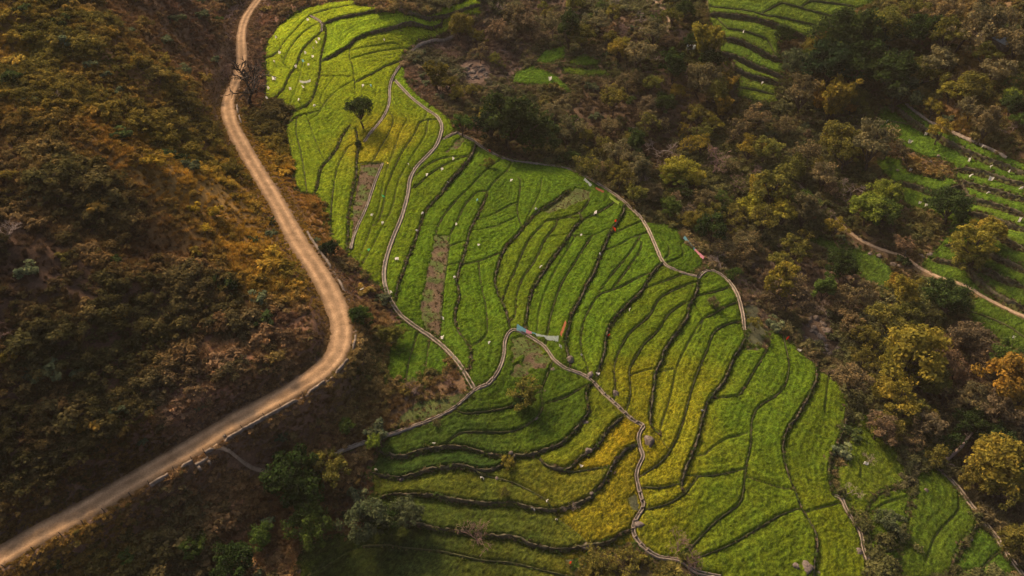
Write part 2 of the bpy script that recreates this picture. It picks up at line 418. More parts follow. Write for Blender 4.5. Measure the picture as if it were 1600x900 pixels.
FAN = [(415, 150), (415, 78), (420, 63), (433, 43), (457, 25), (483, 12), (513, 5), (553, 1), (557, 9), (592, 15), (588, 23), (640, 28), (640, 20), (690, 12), (752, 0), (753, 22), (706, 30), (705, 40), (690, 52), (650, 68), (629, 86), (632, 108), (638, 133), (657, 153), (683, 170), (703, 187), (710, 200), (707, 207), (715, 207), (733, 217), (753, 230), (773, 243), (800, 250), (840, 253), (888, 261), (905, 274), (937, 289), (953, 300), (987, 325), (1007, 347), (1020, 350), (1040, 350), (1060, 358), (1067, 373), (1080, 387), (1100, 400), (1097, 413), (1085, 428), (1092, 434), (1110, 421), (1130, 432), (1147, 450), (1155, 470), (1160, 490), (1163, 517), (1165, 540), (1195, 545), (1200, 528), (1213, 513), (1233, 533), (1257, 557), (1280, 577), (1310, 600), (1323, 627), (1320, 663), (1307, 697), (1292, 733), (1297, 760), (1303, 773), (1315, 778), (1322, 797), (1337, 820), (1347, 837), (1348, 860), (1357, 877), (1357, 925), (1100, 925), (1085, 870), (1067, 864), (1060, 872), (1033, 875), (1013, 863), (997, 847), (960, 850), (930, 852), (920, 872), (890, 885), (900, 925), (480, 925), (465, 880), (467, 867), (480, 853), (510, 840), (545, 835), (600, 812), (600, 790), (585, 785), (583, 760), (580, 735), (590, 715), (595, 700), (600, 690), (620, 672), (660, 662), (690, 655), (712, 640), (732, 625), (742, 607), (733, 595), (713, 563), (697, 545), (677, 528), (653, 513), (630, 497), (613, 477), (601, 455), (585, 440), (560, 415), (545, 400), (537, 395), (517, 370), (512, 340), (500, 310), (488, 303), (470, 300), (463, 290), (455, 240), (447, 207), (448, 197), (458, 180), (440, 165), (428, 158)]
PLOTS = [      # other green plots
    (T6, [(640, 625), (700, 615), (780, 660), (850, 700), (900, 760), (910, 820), (880, 850), (795, 850), (780, 900), (600, 900), (620, 800)]),
    (T12, [(420, 122), (480, 150), (560, 230), (620, 310), (650, 400), (655, 455), (590, 485), (520, 508), (470, 560), (452, 650), (430, 640), (385, 560), (345, 520), (305, 475), (320, 420), (360, 310), (395, 205)]),
    (T12, [(680, 390), (780, 392), (840, 440), (900, 520), (950, 590), (975, 655), (955, 695), (905, 740), (865, 830), (850, 910), (620, 910), (615, 840), (640, 740), (690, 480)]),
    (T12, [(985, 650), (1040, 700), (1090, 790), (1140, 860), (1180, 910), (870, 910), (885, 830), (920, 760), (965, 700)]),
    (T12, [(475, 735), (560, 735), (620, 790), (610, 840), (540, 800), (480, 770)]),
    (T12, [(458, 650), (475, 568), (522, 518), (592, 494), (650, 480), (655, 560), (636, 680), (608, 775), (540, 722), (470, 715)]),
    (T3, [(150, 240), (250, 215), (252, 268), (170, 300), (110, 290)]),
    (T3, [(20, 340), (100, 310), (200, 350), (245, 390), (285, 432), (180, 400), (0, 388)]),
    (T3, [(260, 292), (330, 255), (412, 285), (400, 305), (300, 308)]),
    (T3, [(228, 312), (300, 322), (440, 330), (455, 350), (330, 357), (250, 342)]),
    (T8, [(140, 165), (190, 190), (300, 230), (400, 262), (500, 292), (580, 360), (592, 425), (560, 470), (440, 400), (330, 290), (200, 245)]),
    (U1, [(270, 190), (300, 80), (380, 50), (470, 50), (520, 110), (620, 180), (750, 245), (900, 310), (1080, 385), (1230, 445), (1230, 1395), (1200, 1370), (1050, 1300), (890, 1210), (830, 1190), (680, 1140), (580, 1090), (560, 1050), (640, 970), (720, 880), (750, 780), (600, 700), (520, 715), (450, 650), (430, 560), (330, 490), (280, 410), (340, 380), (420, 400), (480, 480), (640, 520), (780, 510), (780, 440), (680, 390), (560, 370), (460, 320), (370, 260)]),
    (U2, [(850, 590), (940, 560), (1050, 622), (1230, 715), (1230, 880), (1140, 880), (1050, 830), (960, 760), (880, 700)]),
    (U3, [(180, -25), (1230, -25), (1230, 20), (1100, 50), (1000, 80), (950, 130), (870, 190), (820, 240), (720, 225), (620, 260), (620, 330), (660, 420), (650, 490), (600, 560), (620, 640), (500, 640), (370, 590), (380, 500), (360, 430), (260, 340), (270, 230), (200, 130)]),
]
STRIPS = []
FALLOW = [     # bare or stubble plots inside the fan
    ('brown', T2, [(490, 770), (588, 770), (545, 895), (520, 970), (470, 1060), (452, 1100), (450, 1000), (465, 900)]),
    ('brown', T6, [(840, 203), (902, 208), (903, 270), (883, 400), (868, 550), (862, 640), (868, 690), (800, 652), (770, 580), (780, 480), (810, 340), (830, 260)]),
    ('brown', T2, [(890, 715), (960, 640), (985, 650), (940, 700)]),
    ('brown', T7, [(50, 800), (75, 755), (160, 760), (180, 790), (150, 830), (80, 832)]),
    ('brown', T7, [(0, 830), (30, 805), (80, 850), (50, 868), (0, 860)]),
    ('grass', T7, [(145, 90), (200, 50), (270, 0), (300, -20), (370, 0), (360, 35), (250, 75), (180, 95)]),
    ('mud', T7, [(1085, 530), (1150, 532), (1165, 620), (1205, 650), (1205, 690), (1150, 745), (1100, 738), (1092, 660)]),
    ('mud', T11, [(240, 822), (360, 800), (382, 850), (290, 882)]),
    ('mud', T11, [(545, 540), (580, 520), (600, 560), (600, 600), (565, 590)]),
    ('grass', T10, [(680, 150), (760, 80), (900, 60), (990, 40), (930, 110), (850, 145), (750, 175), (660, 190)]),
    ('brown', T8, [(300, 222), (400, 224), (450, 258), (440, 268), (330, 272)]),
    ('brown', T4, [(1060, 80), (1170, 70), (1200, 110), (1090, 140)]),
    ('grass', T12, [(372, 80), (415, 110), (392, 205), (352, 310), (312, 420), (294, 478), (278, 405), (322, 292), (362, 192)]),
    ('grass', T7, [(0, 690), (60, 680), (120, 720), (150, 755), (60, 752), (0, 800)]),
]
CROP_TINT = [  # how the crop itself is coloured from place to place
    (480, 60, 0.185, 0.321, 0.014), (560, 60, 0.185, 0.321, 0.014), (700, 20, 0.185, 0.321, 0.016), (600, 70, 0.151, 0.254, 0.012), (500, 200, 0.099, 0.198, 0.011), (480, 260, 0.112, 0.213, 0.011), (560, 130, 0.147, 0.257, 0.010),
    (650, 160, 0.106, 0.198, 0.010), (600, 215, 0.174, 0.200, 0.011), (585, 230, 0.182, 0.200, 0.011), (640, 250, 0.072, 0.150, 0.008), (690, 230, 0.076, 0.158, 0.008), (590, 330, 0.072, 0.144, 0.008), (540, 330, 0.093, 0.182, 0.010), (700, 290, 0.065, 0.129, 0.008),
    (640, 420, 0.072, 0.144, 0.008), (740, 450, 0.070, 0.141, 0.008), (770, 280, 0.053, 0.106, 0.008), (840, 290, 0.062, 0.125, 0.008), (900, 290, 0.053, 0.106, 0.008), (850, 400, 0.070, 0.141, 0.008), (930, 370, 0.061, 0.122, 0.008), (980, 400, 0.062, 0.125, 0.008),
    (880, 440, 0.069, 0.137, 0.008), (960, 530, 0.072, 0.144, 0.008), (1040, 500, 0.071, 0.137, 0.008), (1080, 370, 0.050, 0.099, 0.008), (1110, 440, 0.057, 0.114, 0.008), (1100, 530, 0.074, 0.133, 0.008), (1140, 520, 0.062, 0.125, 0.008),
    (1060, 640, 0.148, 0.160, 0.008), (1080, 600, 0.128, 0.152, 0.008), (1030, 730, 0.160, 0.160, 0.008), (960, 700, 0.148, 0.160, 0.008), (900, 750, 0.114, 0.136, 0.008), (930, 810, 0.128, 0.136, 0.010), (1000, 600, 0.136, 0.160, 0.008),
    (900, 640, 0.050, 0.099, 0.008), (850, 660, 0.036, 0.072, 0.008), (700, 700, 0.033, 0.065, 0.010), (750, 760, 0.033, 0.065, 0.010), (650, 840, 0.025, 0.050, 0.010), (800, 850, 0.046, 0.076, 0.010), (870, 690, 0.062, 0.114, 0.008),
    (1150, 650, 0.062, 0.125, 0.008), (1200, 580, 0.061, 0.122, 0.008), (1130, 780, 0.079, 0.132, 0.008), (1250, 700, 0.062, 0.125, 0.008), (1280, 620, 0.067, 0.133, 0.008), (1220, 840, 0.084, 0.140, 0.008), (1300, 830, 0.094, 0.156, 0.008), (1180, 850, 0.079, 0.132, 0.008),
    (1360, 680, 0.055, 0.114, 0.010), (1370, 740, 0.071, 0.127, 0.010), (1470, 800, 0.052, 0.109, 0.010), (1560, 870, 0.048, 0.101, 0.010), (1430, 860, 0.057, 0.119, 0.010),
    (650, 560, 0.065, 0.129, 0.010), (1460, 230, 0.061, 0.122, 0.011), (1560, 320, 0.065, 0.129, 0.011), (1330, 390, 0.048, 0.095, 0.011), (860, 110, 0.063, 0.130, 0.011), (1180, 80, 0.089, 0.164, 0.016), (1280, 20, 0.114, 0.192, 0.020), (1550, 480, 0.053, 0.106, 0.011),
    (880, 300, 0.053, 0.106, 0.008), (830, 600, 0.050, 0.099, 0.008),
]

# ------------------------------------------------------------------ ground heights
def axis(lo, f0, f1, hi, fine, grow, most):
    a = list(np.arange(f0, f1 + 1e-6, fine))
    s = fine; v = f1
    while v < hi:
        s = min(s * grow, most if v < f1 + 150 else 60); v += s; a.append(v)
    s = fine; v = f0; b = []
    while v > lo:
        s = min(s * grow, most if v > f0 - 150 else 60); v -= s; b.append(v)
    return np.array(b[::-1] + a)


GX = axis(-1500, -74, 108, 1500, .42, 1.04, 1.1)
GY = axis(-600, 62, 262, 1800, .42, 1.04, 1.1)
MX, MY = np.meshgrid(GX, GY)
# the smooth land, from a table of exact heights (cubic in between)
BX = axis(-1510, -130, 180, 1560, 2.0, 1.15, 12); BY = axis(-620, 48, 290, 1860, 2.0, 1.15, 12)
BZ = base_z(*np.meshgrid(BX, BY))


def cubic_rows(src_x, vals, x):
    i = np.clip(np.searchsorted(src_x, x) - 1, 0, len(src_x) - 2)
    h = src_x[i + 1] - src_x[i]; t = (x - src_x[i]) / h
    g = np.gradient(vals, src_x, axis=-1)
    t2, t3 = t * t, t * t * t
    return vals[..., i] * (2 * t3 - 3 * t2 + 1) + g[..., i] * h * (t3 - 2 * t2 + t) + vals[..., i + 1] * (3 * t2 - 2 * t3) + g[..., i + 1] * h * (t3 - t2)


GZ = cubic_rows(BY, cubic_rows(BX, BZ, GX).T, GY).T


def world_line(o, pts, step=.7, it=2):
    s = src(o, pts) if o is not None else np.array(pts, float)
    return resample(smooth_line(on_land(s[:, 0], s[:, 1]), it), step)


def world_poly(o, pts):
    s = src(o, pts) if o is not None else np.array(pts, float)
    return on_land(s[:, 0], s[:, 1])[:, :2]


def window(X, Y, p, m):
    i0, i1 = np.searchsorted(X, [p[:, 0].min() - m, p[:, 0].max() + m]); j0, j1 = np.searchsorted(Y, [p[:, 1].min() - m, p[:, 1].max() + m])
    return slice(j0, j1), slice(i0, i1)


def seg_hit(p, d, segs, reach):
    a = segs[:, 0]; e = segs[:, 1] - segs[:, 0]
    den = d[0] * e[:, 1] - d[1] * e[:, 0]
    den = np.where(np.abs(den) < 1e-9, 1e-9, den)
    w = a - p
    t = (w[:, 0] * e[:, 1] - w[:, 1] * e[:, 0]) / den; u = (w[:, 0] * d[1] - w[:, 1] * d[0]) / den
    ok = (u >= 0) & (u <= 1) & (t > .05) & (t < reach)
    return t[ok].min() if ok.any() else None


raw = [world_line(o, pts) for kind, o, pts in LINES]
stops = [(-1, world_line(o, pts, 1.0, 2)[:, :2]) for n, o, pts, w in CHANNELS] + [(-1, np.concatenate([q, q[:1]])) for q in [on_land(*np.array(FAN, float).T)[:, :2]]] + [(i, r[:, :2]) for i, r in enumerate(raw)]
all_seg = np.concatenate([np.stack([q[:-1], q[1:]], 1) for i, q in stops]); own = np.concatenate([np.full(len(q) - 1, i) for i, q in stops])
lines_w = []
for li, (kind, o, pts) in enumerate(LINES):
    p = raw[li]
    other = all_seg[own != li]
    for end in (0, -1):
        d = (p[0] - p[min(3, len(p) - 1)]) if end == 0 else (p[-1] - p[max(-4, -len(p))])
        d = d[:2] / max(np.linalg.norm(d[:2]), 1e-6); best = None
        for ang in (0, .25, -.25, .5, -.5, .8, -.8):
            dd = np.array([d[0] * math.cos(ang) - d[1] * math.sin(ang), d[0] * math.sin(ang) + d[1] * math.cos(ang)])
            t = seg_hit(p[end, :2], dd, other, 7.5)
            if t is not None and (best is None or t * (1 + abs(ang)) < best[0]):
                best = (t * (1 + abs(ang)), p[end, :2] + dd * t)
        if best is not None:
            q = np.r_[best[1], table_z(*best[1])]
            p = np.concatenate([q[None], p]) if end == 0 else np.concatenate([p, q[None]])
    p = resample(smooth_line(p, 1), .7)
    q = table_z(p[:, 0], p[:, 1])
    t = tangents(p)
    side = 3.0
    zr = table_z(p[:, 0] + t[:, 1] * side, p[:, 1] - t[:, 0] * side)
    zl = table_z(p[:, 0] - t[:, 1] * side, p[:, 1] + t[:, 0] * side)
    drop = float(np.mean(zl - zr)) / (2 * side)          # + : falls to the right of the line
    sg = 1.0 if drop >= 0 else -1.0
    h = {'b': .85, 't': .72, 'm': .34, 'n': .22}[kind] * float(np.clip(abs(drop) / .12, .45, 1.5))
    lines_w.append(dict(kind=kind, p=p, sg=sg, h=h, px=project(p[len(p) // 2])))

road_w = resample(smooth_line(on_land(*np.array(ROAD, float).T), 3), 1.0)
k = np.ones(15) / 15
road_w[7:-7, 2] = np.convolve(road_w[:, 2], k, 'valid')
ROAD_HALF = 2.35
chan_w = [dict(name=n, p=world_line(o, pts, .6, 2), w=w) for n, o, pts, w in CHANNELS]
path_w = [dict(name=n, label=l, p=world_line(o, pts, .8, 2), w=w) for n, l, o, pts, w in PATHS]
fan_poly = world_poly(None, FAN)
plot_polys = [world_poly(o, p) for o, p in PLOTS]
strip_lines = [(world_line(o, p, 1.0, 2), hw * 1.3 / 3.0) for o, p, hw in STRIPS]
fallow_polys = [(k, world_poly(o, p)) for k, o, p in FALLOW]

# natural roughness of the unfarmed slopes
field_like = np.zeros(MX.shape)
w_ = window(GX, GY, fan_poly, 8)
field_like[w_] = np.maximum(field_like[w_], in_poly(MX[w_], MY[w_], fan_poly))
for pp in plot_polys:
    w_ = window(GX, GY, pp, 4); field_like[w_] = np.maximum(field_like[w_], in_poly(MX[w_], MY[w_], pp))
rough = (fbm(MX / 26, MY / 26, 3, 5) - .5) * 6.0 + (fbm(MX / 34 + .012 * MY, MY / 11 - .02 * MX, 23, 3) - .5) * 5.0 + (fbm(MX / 7, MY / 7, 11, 3) - .5) * 2.0
near = np.exp(-((MX - 20) / 500) ** 2 - ((MY - 150) / 500) ** 2)
wild = np.clip((MX < -38) * sstep(-38, -55, MX) + sstep(0, 6, GZ - 16), 0, 1)
# terrace steps
step_z = np.zeros(MX.shape); claim = np.full(MX.shape, 1e9)
for L in lines_w:
    fall = {'b': 3.0, 't': 3.2, 'm': 2.2, 'n': 1.2}[L['kind']]
    w_ = window(GX, GY, L['p'], fall)
    if MX[w_].size == 0:
        continue
    d, s, al, tot = line_dist(MX[w_], MY[w_], L['p'][::2] if len(L['p']) > 6 else L['p'])
    amp = L['h'] * .5 * sstep(0, min(2.5, tot * .3), np.minimum(al, tot - al) + .4)
    v = -s * L['sg'] * amp * np.clip(1 - d / fall, 0, 1) * sstep(0, .3, d + .05)
    step_z[w_] += v
# narrow terraces of the far bank: level across the strip
strip_mask_g = np.zeros(MX.shape); strip_near = np.zeros(MX.shape)
for p, hw in strip_lines:
    wid = hw * np.linalg.norm(np.r_[p[len(p) // 2, :2] - CAM[:2], p[len(p) // 2, 2] - CAM[2]]) / FPX * 1.45
    w_ = window(GX, GY, p, wid + 2)
    if MX[w_].size == 0:
        continue
    d, s, al, tot = line_dist(MX[w_], MY[w_], p)
    zc = np.interp(al, np.linspace(0, tot, len(p)), p[:, 2])
    m = sstep(wid + .6, wid - .2, d)
    step_z[w_] = step_z[w_] * (1 - m) + (zc - GZ[w_]) * m * .8
    strip_mask_g[w_] = np.maximum(strip_mask_g[w_], m)
    strip_near[w_] = np.maximum(strip_near[w_], d < wid + 2)
GZ = GZ + step_z
for pp in [q_ for (o_, _), q_ in zip(PLOTS, plot_polys) if o_ in (U1, U2, U3, T3)]:
    w_ = window(GX, GY, pp, 1); strip_near[w_] = np.maximum(strip_near[w_], in_poly(MX[w_], MY[w_], pp))
    cl = np.concatenate([pp, pp[:1]]); d, s, al, tot = line_dist(MX[w_], MY[w_], np.concatenate([cl, cl[:, :1] * 0], 1), 3.0); strip_near[w_] = np.maximum(strip_near[w_], d < 1.5)
# road bench, keeps the slopes' roughness off the road
rd = np.full(MX.shape, 1e9); w_ = window(GX, GY, road_w, 14)
d, s, al, tot = line_dist(MX[w_], MY[w_], road_w[::2], 15.0)
rd[w_] = d
zr = np.interp(al, np.linspace(0, tot, len(road_w)), road_w[:, 2])
GZ = GZ + rough * wild * sstep(3.5, 14, rd) * near * (1 - field_like)
# the cut bank above the road and the fill below it
b = sstep(5.0, 2.7, d)
GZ[w_] = GZ[w_] * (1 - b) + (zr - .12) * b
for c in chan_w:
    w_ = window(GX, GY, c['p'], 2)
    d, s, al, tot = line_dist(MX[w_], MY[w_], c['p'][::2])
    GZ[w_] -= .30 * sstep(c['w'] * .75, c['w'] * .35, d)


def gz(x, y):
    x = np.asarray(x, float); y = np.asarray(y, float)
    i = np.clip(np.searchsorted(GX, x) - 1, 0, len(GX) - 2); j = np.clip(np.searchsorted(GY, y) - 1, 0, len(GY) - 2)
    a = (x - GX[i]) / (GX[i + 1] - GX[i]); b = (y - GY[j]) / (GY[j + 1] - GY[j])
    return (GZ[j, i] * (1 - a) + GZ[j, i + 1] * a) * (1 - b) + (GZ[j + 1, i] * (1 - a) + GZ[j + 1, i + 1] * a) * b


# ------------------------------------------------------------------ mesh helpers
def mesh_np(name, verts, faces, smooth=False, mats=None, midx=None, col=None, colname='tint', val=None):
    """faces: (n,4) or (n,3) integer array, or list of such arrays"""
    fl = faces if isinstance(faces, list) else [faces]
    fl = [np.asarray(f, np.int32) for f in fl if len(f)]
    me = bpy.data.meshes.new(name)
    verts = np.asarray(verts, np.float32)
    me.vertices.add(len(verts)); me.vertices.foreach_set('co', verts.ravel())
    nl = sum(f.size for f in fl); nf = sum(len(f) for f in fl)
    me.loops.add(nl); me.polygons.add(nf)
    me.loops.foreach_set('vertex_index', np.concatenate([f.ravel() for f in fl]))
    tot = np.concatenate([np.full(len(f), f.shape[1], np.int32) for f in fl])
    start = np.r_[0, np.cumsum(tot)[:-1]].astype(np.int32)
    me.polygons.foreach_set('loop_start', start); me.polygons.foreach_set('loop_total', tot)
    if smooth:
        me.polygons.foreach_set('use_smooth', np.ones(nf, bool))
    for m in (mats or []):
        me.materials.append(m)
    if midx is not None:
        me.polygons.foreach_set('material_index', np.asarray(midx, np.int32))
    if col is not None:
        a = me.color_attributes.new(colname, 'FLOAT_COLOR', 'POINT')
        c4 = np.ones((len(verts), 4), np.float32); c4[:, :3] = col
        a.data.foreach_set('color', c4.ravel())
    if val is not None:
        a = me.attributes.new('val', 'FLOAT', 'POINT')
        a.data.foreach_set('value', np.asarray(val, np.float32))
    me.update(calc_edges=True)
    return me


def add(name, data, parent=None, loc=None, rot=None, scl=None):
    o = bpy.data.objects.new(name, data)
    C.objects.link(o)
    if parent is not None:
        o.parent = parent
    if loc is not None:
        o.location = loc
    if rot is not None:
        o.rotation_euler = rot
    if scl is not None:
        o.scale = scl
    return o


def grid_faces(nr, nc):
    a = np.arange(nr * nc).reshape(nr, nc)
    return np.stack([a[:-1, :-1], a[:-1, 1:], a[1:, 1:], a[1:, :-1]], -1).reshape(-1, 4)


def sweep(p, prof, jitter=0.0, seed=0, close=False):
    """p (n,3) line; prof list of (offset to the right, height) or (n,k,2)"""
    n = len(p); t = tangents(p); nr = np.stack([t[:, 1], -t[:, 0]], -1)
    pr = np.broadcast_to(np.asarray(prof, float), (n,) + np.asarray(prof).shape[-2:])
    kk = pr.shape[1]
    v = np.empty((n, kk, 3))
    v[..., :2] = p[:, None, :2] + nr[:, None, :] * pr[..., :1]
    v[..., 2] = p[:, None, 2] + pr[..., 1]
    if jitter:
        v += np.random.default_rng(seed).normal(0, jitter, v.shape)
    f = grid_faces(n, kk)
    extra = []
    if close:
        a = np.arange(n * kk).reshape(n, kk)
        extra.append(np.stack([a[:-1, -1], a[:-1, 0], a[1:, 0], a[1:, -1]], -1))
        f = np.concatenate([f] + extra)
    return v.reshape(-1, 3), f


# labels that single things out: a description, the nearest landmark, and a rank from the left where several share both
LANDMARKS = [
    (60, 60, 'on the hilltop at the upper left'), (230, 120, 'on the ochre slope above the road'), (330, 330, 'on the orange lit spur'), (120, 320, 'in the hollow of the left hillside'),
    (60, 560, 'on the dark hillside at the left edge'), (280, 470, 'on the dark middle of the left hillside'), (420, 500, 'inside the hairpin bend'), (200, 680, 'above the lower straight of the road'),
    (380, 150, 'beside the top of the dirt road'), (300, 20, 'at the top edge left of the road'), (200, 850, 'below the lower straight of the road'), (430, 660, 'below the hairpin bend'), (450, 800, 'among the dark trees at the bottom'),
    (560, 500, 'between the hairpin and the channel'), (480, 60, 'on the narrow terraces at the top'), (600, 60, 'on the broad bright fields at the top'), (560, 180, 'near the lone tree in the fields'), (480, 250, 'on the upper fields beside the road'),
    (650, 250, 'beside the upper curving channel'), (560, 340, 'near the bare fallow plot'), (650, 400, 'beside the brown stubble strip'), (740, 300, 'on the upper middle of the fan'), (760, 460, 'between stubble strip and hung cloths'),
    (850, 330, 'in the centre of the fan'), (840, 520, 'by the hung cloths'), (960, 350, 'by the red cloth on the terraces'), (1000, 480, 'on the curved middle terraces'), (1090, 380, 'near the blue and pink cloth'), (1110, 500, 'on the right middle terraces'),
    (820, 600, 'by the bare square plots'), (930, 640, 'beside the stepped channel'), (1000, 720, 'among the yellow plots'), (880, 760, 'on the lower yellow terraces'), (700, 680, 'on the shaded lower terraces'), (720, 800, 'on the darkest terraces at the bottom'),
    (960, 870, 'by the scrub at the bottom edge'), (1130, 700, 'on the broad lower fields'), (1170, 840, 'at the bottom middle of the fields'), (1270, 680, 'on the long right hand fields'), (1300, 840, 'in the lower right field corner'),
    (1190, 520, 'by the muddy plot at the fan edge'), (1240, 560, 'at the pointed edge of the fan'), (1360, 720, 'on the small plots beyond the wall'), (1400, 830, 'by the white flowering bushes'), (1480, 820, 'on the lower right meadow terraces'), (1570, 870, 'in the bottom right corner'),
    (720, 100, 'by the pale rocks of the upper gully'), (800, 200, 'by the big dark evergreen'), (850, 100, 'near the small plots across the gully'), (840, 20, 'at the top edge above the gully'), (960, 60, 'on the brown slope at the top'), (930, 220, 'in the brown scrub beside the fan'),
    (1040, 180, 'in the middle of the upper scrub'), (1060, 280, 'by the bright yellow tree'), (1110, 100, 'by the yellow bamboo clumps'), (1180, 60, 'on the small terraces at the top'), (1200, 200, 'in the brown woods across the gully'), (1180, 340, 'in the gully right of the fan'),
    (1290, 30, 'on the highest terraces'), (1330, 90, 'in the dark grove'), (1300, 190, 'by the orange bamboo clump'), (1450, 60, 'right of the dark grove'), (1560, 60, 'near the hut in the top corner'), (1560, 170, 'on the brown slope at the right edge'), (1380, 250, 'by the wide brown tree'),
    (1450, 230, 'on the highest right terraces'), (1560, 280, 'on the right edge terraces'), (1290, 350, 'along the far footpath'), (1330, 410, 'by the small green plot'), (1430, 330, 'above the far footpath'), (1540, 400, 'by the yellow tree on the right terraces'), (1560, 500, 'below the far footpath at the right'),
    (1240, 450, 'in the twiggy gully scrub'), (1290, 540, 'by the grey rocks in the gully'), (1400, 470, 'by the orange topped tree'), (1430, 580, 'by the large round yellow tree'), (1530, 600, 'in the scrub at the right edge'), (1480, 700, 'by the fallen trunk'), (1560, 760, 'by the wide olive tree'),
    (1380, 640, 'in the scrub beside the right fields'),
]
_lm = np.array([(a, b) for a, b, c in LANDMARKS], float)
TO_LABEL = []
ORD = ['first', 'second', 'third', 'fourth', 'fifth', 'sixth', 'seventh', 'eighth', 'ninth', 'tenth', 'eleventh', 'twelfth', 'thirteenth', 'fourteenth', 'fifteenth', 'sixteenth', 'seventeenth', 'eighteenth', 'nineteenth', 'twentieth']


def tag(o, label, cat, group=None, kind=None):
    o['label'] = label
    if cat:
        o['category'] = cat
    if group:
        o['group'] = group
    if kind:
        o['kind'] = kind
    return o


def tag_later(o, desc, cat, group, at, kind=None):
    if cat:
        o['category'] = cat
    if group:
        o['group'] = group
    if kind:
        o['kind'] = kind
    TO_LABEL.append((o, desc, np.asarray(at, float)))


def write_labels():
    by = {}
    for o, desc, at in TO_LABEL:
        k = int(np.argmin(((_lm - at) ** 2).sum(1)))
        by.setdefault((desc, k), []).append((float(at[0]), float(at[1]), o))
    for (desc, k), lst in by.items():
        lst.sort(key=lambda t: t[0])
        for i, (x, y, o) in enumerate(lst):
            if len(lst) == 1:
                o['label'] = f'{desc} {LANDMARKS[k][2]}'
            elif len(lst) == 2:
                o['label'] = f'{desc} {LANDMARKS[k][2]}, ' + ('the left one' if i == 0 else 'the right one')
            else:
                w = 'leftmost' if i == 0 else 'rightmost' if i == len(lst) - 1 else (ORD[i] if i < 20 else str(i + 1) + 'th') + ' from left'
                o['label'] = f'{desc} {LANDMARKS[k][2]}, {w}'


# ------------------------------------------------------------------ materials
def new_mat(name):
    m = bpy.data.materials.new(name); m.use_nodes = True
    nt = m.node_tree; nt.nodes.clear()
    out = nt.nodes.new('ShaderNodeOutputMaterial')
    return m, nt, out


def N(nt, t, **kw):
    n = nt.nodes.new(t)
    for k, v in kw.items():
        setattr(n, k, v)
    return n


def noise(nt, scale, detail=4, rough=.6, vec=None):
    n = N(nt, 'ShaderNodeTexNoise'); n.inputs['Scale'].default_value = scale; n.inputs['Detail'].default_value = detail; n.inputs['Roughness'].default_value = rough
    if vec is not None:
        nt.links.new(vec, n.inputs['Vector'])
    return n


def ramp(nt, fac, stops):
    r = N(nt, 'ShaderNodeValToRGB'); e = r.color_ramp.elements
    while len(e) < len(stops):
        e.new(.5)
    for q, (p, c) in zip(e, stops):
        q.position = p; q.color = (*c, 1) if len(c) == 3 else c
    nt.links.new(fac, r.inputs['Fac'])
    return r


def mixc(nt, mode, fac, a, b):
    m = N(nt, 'ShaderNodeMix', data_type='RGBA', blend_type=mode)
    for s, v in ((m.inputs['Factor'], fac), (m.inputs[6], a), (m.inputs[7], b)):
        if hasattr(v, 'links') or hasattr(v, 'is_linked'):
            nt.links.new(v, s)
        else:
            s.default_value = v if isinstance(v, float) else (*v, 1)
    return m.outputs[2]


def bsdf(nt, out, col, rough=.9, bump=None, spec=.25):
    b = N(nt, 'ShaderNodeBsdfPrincipled'); b.inputs['Roughness'].default_value = rough; b.inputs['Specular IOR Level'].default_value = spec
    if isinstance(col, tuple):
        b.inputs['Base Color'].default_value = (*col, 1)
    else:
        nt.links.new(col, b.inputs['Base Color'])
    if bump is not None:
        bp = N(nt, 'ShaderNodeBump'); bp.inputs['Strength'].default_value = bump[1]; bp.inputs['Distance'].default_value = bump[2]
        nt.links.new(bump[0], bp.inputs['Height']); nt.links.new(bp.outputs[0], b.inputs['Normal'])
    nt.links.new(b.outputs[0], out.inputs['Surface'])
    return b


def pos(nt):
    return N(nt, 'ShaderNodeNewGeometry').outputs['Position']


def mat_ground():
    m, nt, out = new_mat('slope earth'); P = pos(nt)
    a = N(nt, 'ShaderNodeAttribute', attribute_name='tint')
    n1 = noise(nt, .35, 8, .7, P); n2 = noise(nt, 2.6, 6, .7, P)
    v = ramp(nt, n1.outputs[0], [(.3, (.55, .5, .5)), (.5, (1, 1, 1)), (.72, (1.5, 1.4, 1.25))])
    v2 = ramp(nt, n2.outputs[0], [(.3, (.6, .6, .6)), (.7, (1.35, 1.35, 1.35))])
    c = mixc(nt, 'MULTIPLY', 1.0, a.outputs['Color'], v.outputs[0]); c = mixc(nt, 'MULTIPLY', 1.0, c, v2.outputs[0])
    bsdf(nt, out, c, .95, (n2.outputs[0], .9, .25), .1)
    return m


def mat_crop():
    m, nt, out = new_mat('crop leaves'); P = pos(nt)
    a = N(nt, 'ShaderNodeAttribute', attribute_name='tint')
    n1 = noise(nt, 7.0, 3, .7, P); n2 = noise(nt, .55, 4, .6, P)
    v = ramp(nt, n1.outputs[0], [(.3, (.40, .42, .5)), (.5, (.95, .95, 1)), (.7, (1.6, 1.45, 1.3))])
    v2 = ramp(nt, n2.outputs[0], [(.3, (.82, .9, 1)), (.7, (1.2, 1.08, 1))])
    c = mixc(nt, 'MULTIPLY', 1.0, a.outputs['Color'], v.outputs[0]); c = mixc(nt, 'MULTIPLY', 1.0, c, v2.outputs[0])
    bp = N(nt, 'ShaderNodeBump'); bp.inputs['Strength'].default_value = 1.0; bp.inputs['Distance'].default_value = .12
    nt.links.new(n1.outputs[0], bp.inputs['Height'])
    d = N(nt, 'ShaderNodeBsdfDiffuse'); nt.links.new(c, d.inputs[0]); nt.links.new(bp.outputs[0], d.inputs['Normal'])
    nt.links.new(d.outputs[0], out.inputs['Surface'])
    return m


